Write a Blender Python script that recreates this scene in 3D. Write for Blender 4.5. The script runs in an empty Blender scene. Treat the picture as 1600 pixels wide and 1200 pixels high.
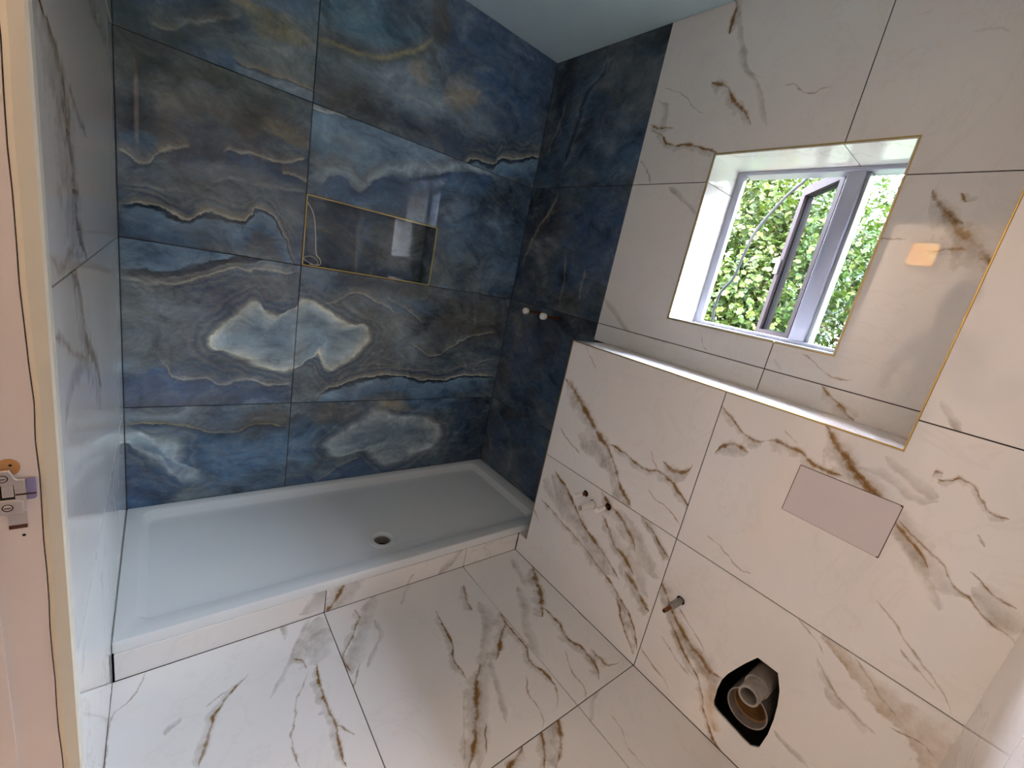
import bpy, bmesh, math, random
from mathutils import Vector, Matrix
from mathutils.geometry import tessellate_polygon

# ---------------------------------------------------------------- camera, sky, lights, exposure
S = bpy.context.scene
COL = S.collection
cam = bpy.data.objects.new('camera', bpy.data.cameras.new('camera'))
COL.objects.link(cam)
cam.data.sensor_fit = 'HORIZONTAL'
cam.data.sensor_width = 36.0
cam.data.lens = 14.866
cam.data.clip_start = 0.01
_r, _u, _f = ((0.771288, -0.605487, 0.196213), (0.004478, 0.313430, 0.949601), (0.636470, 0.731537, -0.244456))
cam.matrix_world = Matrix(((_r[0], _u[0], -_f[0], 0.11057), (_r[1], _u[1], -_f[1], -1.94320), (_r[2], _u[2], -_f[2], 1.27297), (0, 0, 0, 1)))
S.camera = cam

world = bpy.data.worlds.new('sky')
S.world = world
world.use_nodes = True
wn = world.node_tree
wn.nodes.clear()
tc = wn.nodes.new('ShaderNodeTexCoord')
sx = wn.nodes.new('ShaderNodeSeparateXYZ')
wn.links.new(tc.outputs['Generated'], sx.inputs[0])
rp = wn.nodes.new('ShaderNodeValToRGB')
rp.color_ramp.elements[0].position = 0.0; rp.color_ramp.elements[0].color = (0.25, 0.255, 0.30, 1)
rp.color_ramp.elements[1].position = 0.8; rp.color_ramp.elements[1].color = (0.75, 0.80, 1.0, 1)
wn.links.new(sx.outputs[2], rp.inputs[0])
bg = wn.nodes.new('ShaderNodeBackground')
bg.inputs['Strength'].default_value = 104.0
wo = wn.nodes.new('ShaderNodeOutputWorld')
wn.links.new(rp.outputs[0], bg.inputs[0])
wn.links.new(bg.outputs[0], wo.inputs[0])

def light(name, kind, loc, energy, color, size=None, direction=None):
    l = bpy.data.lights.new(name, kind)
    l.energy = energy
    l.color = color
    if size is not None:
        if kind == 'SUN': l.angle = size
        elif kind == 'AREA': l.size = size
        else: l.shadow_soft_size = size
    o = bpy.data.objects.new(name, l)
    o.location = loc
    if direction is not None:
        o.rotation_euler = Vector(direction).to_track_quat('-Z', 'Y').to_euler()
    COL.objects.link(o)
    return o

light('sun', 'SUN', (0, 0, 8), 75.0, (1.0, 0.93, 0.8), 0.01, (0.62, 0.25, -0.74))
light('hall warm fill', 'AREA', (-1.15, -1.06, 2.305), 4.4, (1.0, 0.64, 0.42), 0.36, (0, 0, -1)).data.shape = 'DISK'  # unseen warm fill added under the hall ceiling, without a fitting
light('hall wall fill', 'POINT', (-1.15, -.62, 1.9), 33.0, (1.0, 0.84, 0.72), .12)  # fill light added to brighten the hall walls and spill through the doorway
_p = light('window daylight portal', 'AREA', (1.95, -1.287, 1.535), 1.0, (1, 1, 1), 0.62, (-1, 0, 0))
_p.data.shape = 'RECTANGLE'; _p.data.size = 0.62; _p.data.size_y = 0.62; _p.data.cycles.is_portal = True
S.view_settings.view_transform = 'Standard'
S.view_settings.look = 'None'
S.view_settings.gamma = 1.0
S.view_settings.use_curve_mapping = False
S.view_settings.exposure = 0.6
S.cycles.max_bounces = 12
S.cycles.diffuse_bounces = 5
S.cycles.glossy_bounces = 5
S.cycles.transparent_max_bounces = 12
S.cycles.caustics_reflective = False
S.cycles.caustics_refractive = False
S.cycles.sample_clamp_indirect = 6.0

random.seed(7)
# ---------------------------------------------------------------- measured room (metres)
W = 1.665           # right wall plane
F = 1.438           # front of the boxed-in lower wall
ZC = 2.343          # ceiling
H1, H2, H3 = 1.741, 1.141, 0.541   # tile courses
XV = 0.549          # joint on the blue wall
YB = -0.663         # blue / white change on the right wall
YM = -1.402         # vertical joint, right wall and boxing
Y0 = -0.745         # left end of the boxing
Y1 = -1.824         # right side of the recess
YE = -2.098         # front wall of the room
YF = -0.690         # shower riser
ZL = 1.064          # ledge
ZT, ZR = 0.126, 0.091
WY0, WY1, WZ0, WZ1 = -1.002, -1.572, 1.233, 1.836   # window opening
NX0, NX1, NZ0, NZ1, ND = 0.551, 1.135, 1.143, 1.420, 0.112   # niche
YD0, YD1, ZD = -1.191, -2.02, 2.0                   # doorway in the left wall

# ---------------------------------------------------------------- traced stone pattern, wall metres (u, v)
VEINS={
 'RT1':[
  ('b',0.0113,[(-0.896,2.359),(-0.921,2.311),(-0.92,2.278),(-0.924,2.232)]),
  ('g',0.0133,[(-0.922,2.33),(-0.96,2.233),(-0.993,2.167),(-1.017,2.113),(-1.065,2.078),(-1.112,2.061)]),
  ('b',0.0135,[(-0.906,2.09),(-0.981,2.05),(-1.025,2.002),(-1.07,1.965),(-1.106,1.921)]),
  ('g',0.0129,[(-1.017,2.107),(-1.079,2.048),(-1.117,1.984),(-1.156,1.909)]),
  ('t',0.0059,[(-1.167,2.029),(-1.195,2.029),(-1.226,2.007),(-1.271,1.99),(-1.294,1.999),(-1.316,1.998)]),
  ('t',0.0048,[(-0.698,2.109),(-0.808,2.058),(-0.871,2.005),(-0.917,1.981)]),
  ('g',0.0205,[(-0.675,2.069),(-0.734,2.025),(-0.741,1.977),(-0.732,1.938)]),
  ('b',0.0104,[(-0.675,1.974),(-0.727,1.956),(-0.794,1.948)]),
  ('b',0.0097,[(-0.697,1.952),(-0.742,1.928),(-0.808,1.886),(-0.894,1.878),(-0.952,1.86),(-1.019,1.841)]),
  ('t',0.0106,[(-0.671,1.839),(-0.727,1.786),(-0.753,1.743)]),
 ],
 'RT2':[
  ('t',0.0062,[(-1.594,2.07),(-1.627,2.07),(-1.663,2.058)],0.4),
  ('t',0.0067,[(-1.464,2.141),(-1.484,2.14),(-1.497,2.147)],0.4),
 ],
 'RM1':[
  ('g',0.0123,[(-0.844,1.733),(-0.881,1.709),(-0.934,1.673),(-0.968,1.65),(-1.007,1.627)]),
  ('g',0.0196,[(-0.659,1.258),(-0.739,1.208),(-0.809,1.156),(-0.85,1.137)]),
  ('t',0.0048,[(-1.153,1.207),(-1.175,1.163),(-1.195,1.148)]),
 ],
 'RB1':[
  ('t',0.0105,[(-0.832,1.141),(-0.898,1.143),(-0.962,1.141),(-1.039,1.136)],0.6),
 ],
 'RM2':[
  ('b',0.0181,[(-1.638,1.703),(-1.653,1.682),(-1.678,1.656),(-1.704,1.633),(-1.723,1.618)]),
  ('b',0.0223,[(-1.709,1.609),(-1.727,1.596),(-1.756,1.581),(-1.779,1.559),(-1.81,1.522)]),
  ('g',0.0257,[(-1.674,1.648),(-1.709,1.617),(-1.743,1.585),(-1.782,1.552)]),
  ('b',0.0071,[(-1.564,1.576),(-1.601,1.573),(-1.629,1.571)]),
  ('b',0.0098,[(-1.675,1.551),(-1.691,1.549),(-1.725,1.558),(-1.75,1.557)]),
  ('b',0.008,[(-1.697,1.694),(-1.705,1.682),(-1.713,1.67)]),
  ('t',0.0059,[(-1.487,1.215),(-1.501,1.211),(-1.53,1.202),(-1.554,1.185),(-1.597,1.171),(-1.638,1.179)]),
  ('g',0.0084,[(-1.421,1.182),(-1.438,1.165),(-1.447,1.15)],0.5),
 ],
 'RB2':[
  ('b',0.0114,[(-1.57,1.138),(-1.608,1.11),(-1.642,1.092),(-1.68,1.065)]),
  ('g',0.0151,[(-1.629,1.098),(-1.655,1.091),(-1.683,1.078)]),
 ],
 'FT2':[
  ('g',0.0111,[(-1.841,1.194),(-1.869,1.169),(-1.886,1.153),(-1.897,1.146)]),
 ],
 'FU2':[
  ('b',0.0095,[(-1.364,1.042),(-1.414,1.009),(-1.459,0.981),(-1.488,0.963),(-1.532,0.956),(-1.554,0.97)]),
  ('b',0.0134,[(-1.428,0.872),(-1.456,0.911),(-1.488,0.921),(-1.518,0.915)]),
  ('b',0.0137,[(-1.551,0.968),(-1.586,0.976),(-1.627,0.976),(-1.657,0.965),(-1.691,0.954),(-1.739,0.953)]),
  ('t',0.0053,[(-1.582,1.013),(-1.602,1.002),(-1.624,0.993)]),
  ('g',0.0396,[(-1.664,1.07),(-1.707,1.026),(-1.744,0.995),(-1.778,0.972),(-1.832,0.941),(-1.899,0.88),(-1.94,0.841),(-1.975,0.816),(-2.014,0.806)]),
  ('b',0.0206,[(-1.665,1.066),(-1.692,1.037),(-1.708,1.022),(-1.736,1.0),(-1.765,0.974),(-1.791,0.953),(-1.824,0.94),(-1.865,0.897)]),
  ('b',0.0089,[(-1.84,0.92),(-1.865,0.897),(-1.896,0.874),(-1.93,0.847),(-1.945,0.827)]),
  ('b',0.007,[(-1.859,0.914),(-1.905,0.881),(-1.934,0.867),(-1.956,0.857),(-1.978,0.83),(-1.992,0.813),(-2.016,0.807),(-2.041,0.788),(-2.062,0.777),(-2.081,0.775),(-2.101,0.761)]),
  ('g',0.0201,[(-1.904,0.866),(-1.936,0.82),(-1.965,0.788),(-1.988,0.75)]),
  ('b',0.0067,[(-1.995,0.865),(-2.012,0.857),(-2.032,0.845),(-2.051,0.837),(-2.079,0.833)]),
  ('g',0.0393,[(-2.013,0.838),(-2.042,0.821),(-2.071,0.805),(-2.099,0.799)]),
  ('g',0.0179,[(-1.759,0.992),(-1.803,0.994),(-1.845,0.983),(-1.87,0.971),(-1.912,0.984)]),
  ('g',0.0203,[(-1.795,1.037),(-1.845,1.012),(-1.878,0.997),(-1.91,0.99)]),
  ('b',0.0085,[(-1.883,1.035),(-1.89,1.046),(-1.901,1.045)]),
  ('b',0.0082,[(-1.892,1.027),(-1.913,1.036),(-1.925,1.047),(-1.947,1.039),(-1.97,1.013),(-1.989,0.999),(-2.014,0.999)]),
  ('t',0.0054,[(-1.982,0.948),(-1.991,0.939),(-2.002,0.926)]),
  ('b',0.0058,[(-1.89,0.703),(-1.932,0.674),(-1.974,0.638),(-2.017,0.607),(-2.051,0.585),(-2.077,0.548)],0.7),
  ('t',0.0058,[(-1.96,0.625),(-2.011,0.592),(-2.045,0.577)]),
  ('t',0.0059,[(-1.482,0.616),(-1.521,0.609),(-1.558,0.589),(-1.602,0.575),(-1.635,0.581)]),
 ],
 'FU1':[
  ('b',0.0259,[(-0.749,0.901),(-0.803,0.876),(-0.861,0.835),(-0.921,0.793),(-0.988,0.746),(-1.036,0.719),(-1.08,0.682)]),
  ('b',0.0146,[(-1.049,0.711),(-1.072,0.689),(-1.108,0.645),(-1.148,0.598),(-1.215,0.546)]),
  ('b',0.0111,[(-1.044,0.725),(-1.066,0.727),(-1.121,0.726),(-1.184,0.71),(-1.232,0.709),(-1.274,0.725),(-1.313,0.721),(-1.364,0.693),(-1.403,0.668),(-1.445,0.637)]),
  ('b',0.0148,[(-1.273,0.767),(-1.315,0.754),(-1.358,0.769),(-1.377,0.811)]),
  ('g',0.0491,[(-0.887,0.699),(-0.991,0.684),(-1.066,0.659),(-1.1,0.613),(-1.149,0.558),(-1.215,0.529)]),
  ('t',0.0082,[(-0.786,0.689),(-0.844,0.655),(-0.929,0.626)]),
  ('t',0.0052,[(-0.813,1.059),(-0.853,1.024),(-0.905,0.98)]),
  ('t',0.0065,[(-1.245,0.652),(-1.294,0.624),(-1.347,0.618),(-1.399,0.586)]),
  ('t',0.0067,[(-1.225,0.78),(-1.244,0.752),(-1.266,0.726)]),
 ],
 'FL1':[
  ('b',0.0157,[(-0.813,0.493),(-0.901,0.456),(-0.977,0.399),(-1.034,0.359),(-1.108,0.327),(-1.183,0.298),(-1.252,0.259)]),
  ('g',0.0696,[(-0.805,0.467),(-0.874,0.432),(-0.986,0.359),(-1.1,0.298),(-1.215,0.248)]),
  ('b',0.012,[(-1.181,0.236),(-1.243,0.211),(-1.3,0.179),(-1.338,0.154),(-1.399,0.062)]),
  ('b',0.0095,[(-1.257,0.199),(-1.311,0.116),(-1.369,0.057),(-1.39,0.036)]),
  ('b',0.0107,[(-0.776,0.328),(-0.853,0.318),(-0.911,0.305),(-1.014,0.285),(-1.114,0.256),(-1.19,0.228)],0.7),
  ('g',0.0389,[(-0.758,0.423),(-0.829,0.391),(-0.892,0.364),(-0.934,0.32)]),
  ('b',0.0122,[(-1.1,0.453),(-1.152,0.414),(-1.191,0.37),(-1.242,0.355),(-1.304,0.317)]),
  ('g',0.0425,[(-1.145,0.416),(-1.219,0.38),(-1.27,0.361),(-1.331,0.323),(-1.374,0.275)]),
  ('b',0.0215,[(-1.073,0.535),(-1.131,0.506),(-1.201,0.48),(-1.249,0.443),(-1.281,0.399)]),
  ('g',0.0509,[(-1.19,0.514),(-1.242,0.465),(-1.294,0.419),(-1.349,0.351)]),
  ('g',0.0267,[(-1.248,0.542),(-1.307,0.521),(-1.352,0.486),(-1.405,0.457)]),
  ('b',0.0089,[(-1.28,0.53),(-1.317,0.514),(-1.354,0.488),(-1.399,0.46)]),
  ('b',0.0186,[(-1.257,0.309),(-1.334,0.27),(-1.395,0.235)]),
  ('g',0.0375,[(-1.225,0.314),(-1.311,0.28),(-1.376,0.235)]),
  ('t',0.0089,[(-0.748,0.261),(-0.772,0.242),(-0.797,0.221)]),
 ],
 'FL2':[
  ('b',0.0189,[(-1.381,0.381),(-1.443,0.327),(-1.488,0.278),(-1.54,0.248),(-1.592,0.227),(-1.634,0.211),(-1.67,0.217)]),
  ('g',0.0537,[(-1.39,0.37),(-1.454,0.315),(-1.513,0.261),(-1.583,0.223),(-1.638,0.201),(-1.681,0.158)]),
  ('b',0.0082,[(-1.466,0.264),(-1.52,0.215),(-1.575,0.176),(-1.623,0.133),(-1.655,0.07),(-1.691,0.025),(-1.749,-0.012)]),
  ('o',0.0404,[(-1.55,0.218),(-1.609,0.197),(-1.647,0.159),(-1.669,0.092),(-1.7,0.036)]),
  ('t',0.0063,[(-1.479,0.328),(-1.522,0.304),(-1.598,0.256)]),
  ('t',0.0065,[(-1.457,0.191),(-1.528,0.155),(-1.585,0.139)]),
  ('t',0.0066,[(-1.401,0.09),(-1.464,0.063),(-1.511,0.055),(-1.547,0.029)]),
  ('G',0.0783,[(-1.825,0.537),(-1.864,0.532),(-1.934,0.501),(-2.002,0.48),(-2.067,0.456),(-2.105,0.438)]),
  ('b',0.0058,[(-2.002,0.426),(-2.035,0.436),(-2.058,0.441),(-2.083,0.432)]),
  ('b',0.0062,[(-1.899,0.538),(-1.929,0.516),(-1.956,0.496),(-2.008,0.463)],0.6),
  ('t',0.0051,[(-1.775,0.539),(-1.824,0.515),(-1.851,0.488)]),
  ('b',0.0098,[(-1.839,0.472),(-1.88,0.434),(-1.91,0.409),(-1.946,0.402),(-1.993,0.389)],0.6),
  ('g',0.0165,[(-1.88,0.412),(-1.903,0.395),(-1.926,0.393)]),
  ('g',0.0106,[(-1.825,0.196),(-1.872,0.182),(-1.92,0.173)]),
 ],
 'G1':[
  ('g',0.0116,[(0.503,-0.687),(0.443,-0.785),(0.39,-0.866),(0.341,-0.935)]),
  ('g',0.0549,[(0.534,-0.699),(0.48,-0.784),(0.432,-0.859)]),
  ('g',0.0501,[(0.536,-0.755),(0.502,-0.823),(0.476,-0.887)]),
  ('b',0.008,[(0.415,-0.83),(0.43,-0.838),(0.445,-0.853),(0.449,-0.883)]),
  ('b',0.0106,[(0.48,-0.88),(0.468,-0.966),(0.468,-1.035),(0.476,-1.086),(0.468,-1.139),(0.466,-1.207)]),
  ('b',0.007,[(0.449,-0.898),(0.41,-0.956),(0.384,-1.024),(0.364,-1.082),(0.372,-1.151)],0.8),
  ('b',0.0071,[(0.471,-1.084),(0.492,-1.107),(0.506,-1.139)]),
  ('b',0.0086,[(0.303,-0.824),(0.256,-0.861),(0.216,-0.909),(0.198,-0.955),(0.173,-1.035)],0.8),
  ('t',0.0071,[(0.243,-0.853),(0.216,-0.865),(0.191,-0.88)]),
  ('g',0.0132,[(0.144,-0.882),(0.127,-0.893),(0.111,-0.903)]),
  ('b',0.0065,[(0.073,-0.684),(0.056,-0.739),(0.032,-0.776),(0.006,-0.8),(0.001,-0.85),(0.001,-0.935)],0.7),
  ('g',0.013,[(0.454,-0.588),(0.42,-0.682),(0.414,-0.75)]),
 ],
 'G2':[
  ('g',0.0385,[(0.732,-0.686),(0.665,-0.789),(0.61,-0.871),(0.556,-0.968)]),
  ('b',0.0085,[(0.645,-0.721),(0.651,-0.757),(0.634,-0.789),(0.587,-0.853),(0.551,-0.907),(0.558,-0.956)]),
  ('g',0.0149,[(0.691,-0.789),(0.689,-0.868),(0.649,-0.914),(0.606,-0.967)]),
  ('t',0.0058,[(0.594,-0.938),(0.548,-1.01),(0.508,-1.065)]),
  ('b',0.009,[(0.909,-0.854),(0.9,-0.945),(0.891,-1.017),(0.865,-1.096),(0.869,-1.157)]),
  ('b',0.0128,[(1.082,-0.785),(1.047,-0.866),(1.037,-0.92)],0.8),
  ('b',0.019,[(1.135,-0.971),(1.133,-1.012),(1.076,-1.067),(0.994,-1.143)]),
  ('g',0.0324,[(1.09,-0.887),(1.072,-0.975),(1.01,-1.057),(0.93,-1.141)]),
  ('b',0.0177,[(0.942,-1.123),(0.884,-1.183),(0.85,-1.235),(0.794,-1.309),(0.736,-1.374)]),
  ('g',0.035,[(0.965,-1.122),(0.901,-1.192),(0.851,-1.258),(0.801,-1.333),(0.757,-1.386)]),
  ('g',0.0159,[(0.977,-1.128),(0.94,-1.214),(0.92,-1.275),(0.896,-1.327)]),
  ('b',0.0055,[(0.844,-1.297),(0.817,-1.332),(0.795,-1.367)]),
  ('t',0.0055,[(0.831,-1.19),(0.767,-1.294),(0.728,-1.364)]),
  ('b',0.0112,[(1.127,-1.02),(1.122,-1.067),(1.126,-1.139),(1.099,-1.207),(1.115,-1.257),(1.116,-1.315)]),
  ('t',0.006,[(1.051,-1.236),(1.017,-1.293),(1.013,-1.354),(0.976,-1.404)]),
  ('t',0.0063,[(1.121,-1.3),(1.101,-1.34),(1.07,-1.377)]),
  ('g',0.0125,[(0.876,-0.698),(0.838,-0.737),(0.803,-0.774)]),
 ],
 'G3':[
  ('b',0.0246,[(1.438,-0.823),(1.408,-0.88),(1.35,-0.98),(1.274,-1.076)]),
  ('b',0.0144,[(1.319,-1.035),(1.317,-1.132),(1.296,-1.189),(1.317,-1.254),(1.313,-1.306),(1.268,-1.378)]),
  ('b',0.0139,[(1.343,-1.27),(1.343,-1.343),(1.397,-1.368)]),
  ('g',0.0347,[(1.29,-0.89),(1.244,-1.006),(1.191,-1.069),(1.144,-1.202)]),
  ('t',0.0107,[(1.516,-0.882),(1.477,-1.019),(1.442,-1.122),(1.431,-1.179)]),
  ('t',0.0065,[(1.252,-1.229),(1.208,-1.307),(1.203,-1.358),(1.172,-1.404)]),
  ('g',0.0232,[(1.382,-0.736),(1.352,-0.832),(1.327,-0.907)]),
 ],
 'H2':[
  ('b',0.0132,[(1.054,-1.384),(1.01,-1.449),(0.946,-1.494)]),
  ('b',0.0092,[(0.978,-1.396),(0.955,-1.433),(0.913,-1.479)]),
  ('b',0.0142,[(0.897,-1.399),(0.86,-1.415),(0.819,-1.425)]),
  ('g',0.0379,[(1.033,-1.383),(0.987,-1.421),(0.935,-1.469)]),
 ],
 'H3':[
  ('t',0.0076,[(1.134,-1.463),(1.107,-1.512),(1.089,-1.58)]),
  ('g',0.0166,[(1.253,-1.391),(1.18,-1.42),(1.133,-1.458)]),
  ('t',0.0057,[(1.212,-1.471),(1.205,-1.526),(1.178,-1.577),(1.181,-1.63)]),
 ],
 'Z1':[
  ('g',0.0357,[(0.54,0.11),(0.522,0.063),(0.493,0.01)]),
 ],
 'Z2':[
  ('b',0.0184,[(0.615,0.118),(0.596,0.061),(0.558,-0.007)]),
  ('g',0.0514,[(0.651,0.105),(0.631,0.056),(0.599,-0.016)]),
  ('t',0.0078,[(0.894,0.049),(0.878,0.024),(0.864,-0.011)]),
  ('g',0.0277,[(1.119,0.095),(1.075,0.053),(1.011,0.003)]),
 ],
 'L3':[
  ('b',0.0467,[(-1.112,1.487),(-1.096,1.472),(-1.051,1.46),(-0.993,1.434),(-0.952,1.403),(-0.93,1.354),(-0.898,1.265),(-0.882,1.211),(-0.782,1.139)]),
  ('g',0.0389,[(-0.599,1.643),(-0.563,1.632),(-0.422,1.641),(-0.228,1.645),(-0.161,1.588)]),
  ('g',0.0246,[(-1.03,1.397),(-0.997,1.354),(-0.965,1.324)]),
  ('t',0.0253,[(-0.907,1.415),(-0.84,1.399),(-0.795,1.38),(-0.706,1.364)]),
  ('t',0.0214,[(-1.151,1.185),(-1.109,1.169),(-1.061,1.154),(-1.025,1.161),(-0.997,1.172),(-0.916,1.16),(-0.832,1.15)]),
 ],
 'L2':[
  ('b',0.0324,[(-0.994,1.164),(-0.901,1.099),(-0.851,1.008),(-0.754,0.941),(-0.64,0.84)]),
  ('g',0.0271,[(-0.829,0.965),(-0.969,0.978),(-1.04,0.975),(-1.075,0.964),(-1.12,0.921)]),
  ('t',0.0188,[(-1.148,1.078),(-1.082,1.053),(-0.992,1.012),(-0.866,0.966)]),
 ],
}

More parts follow.
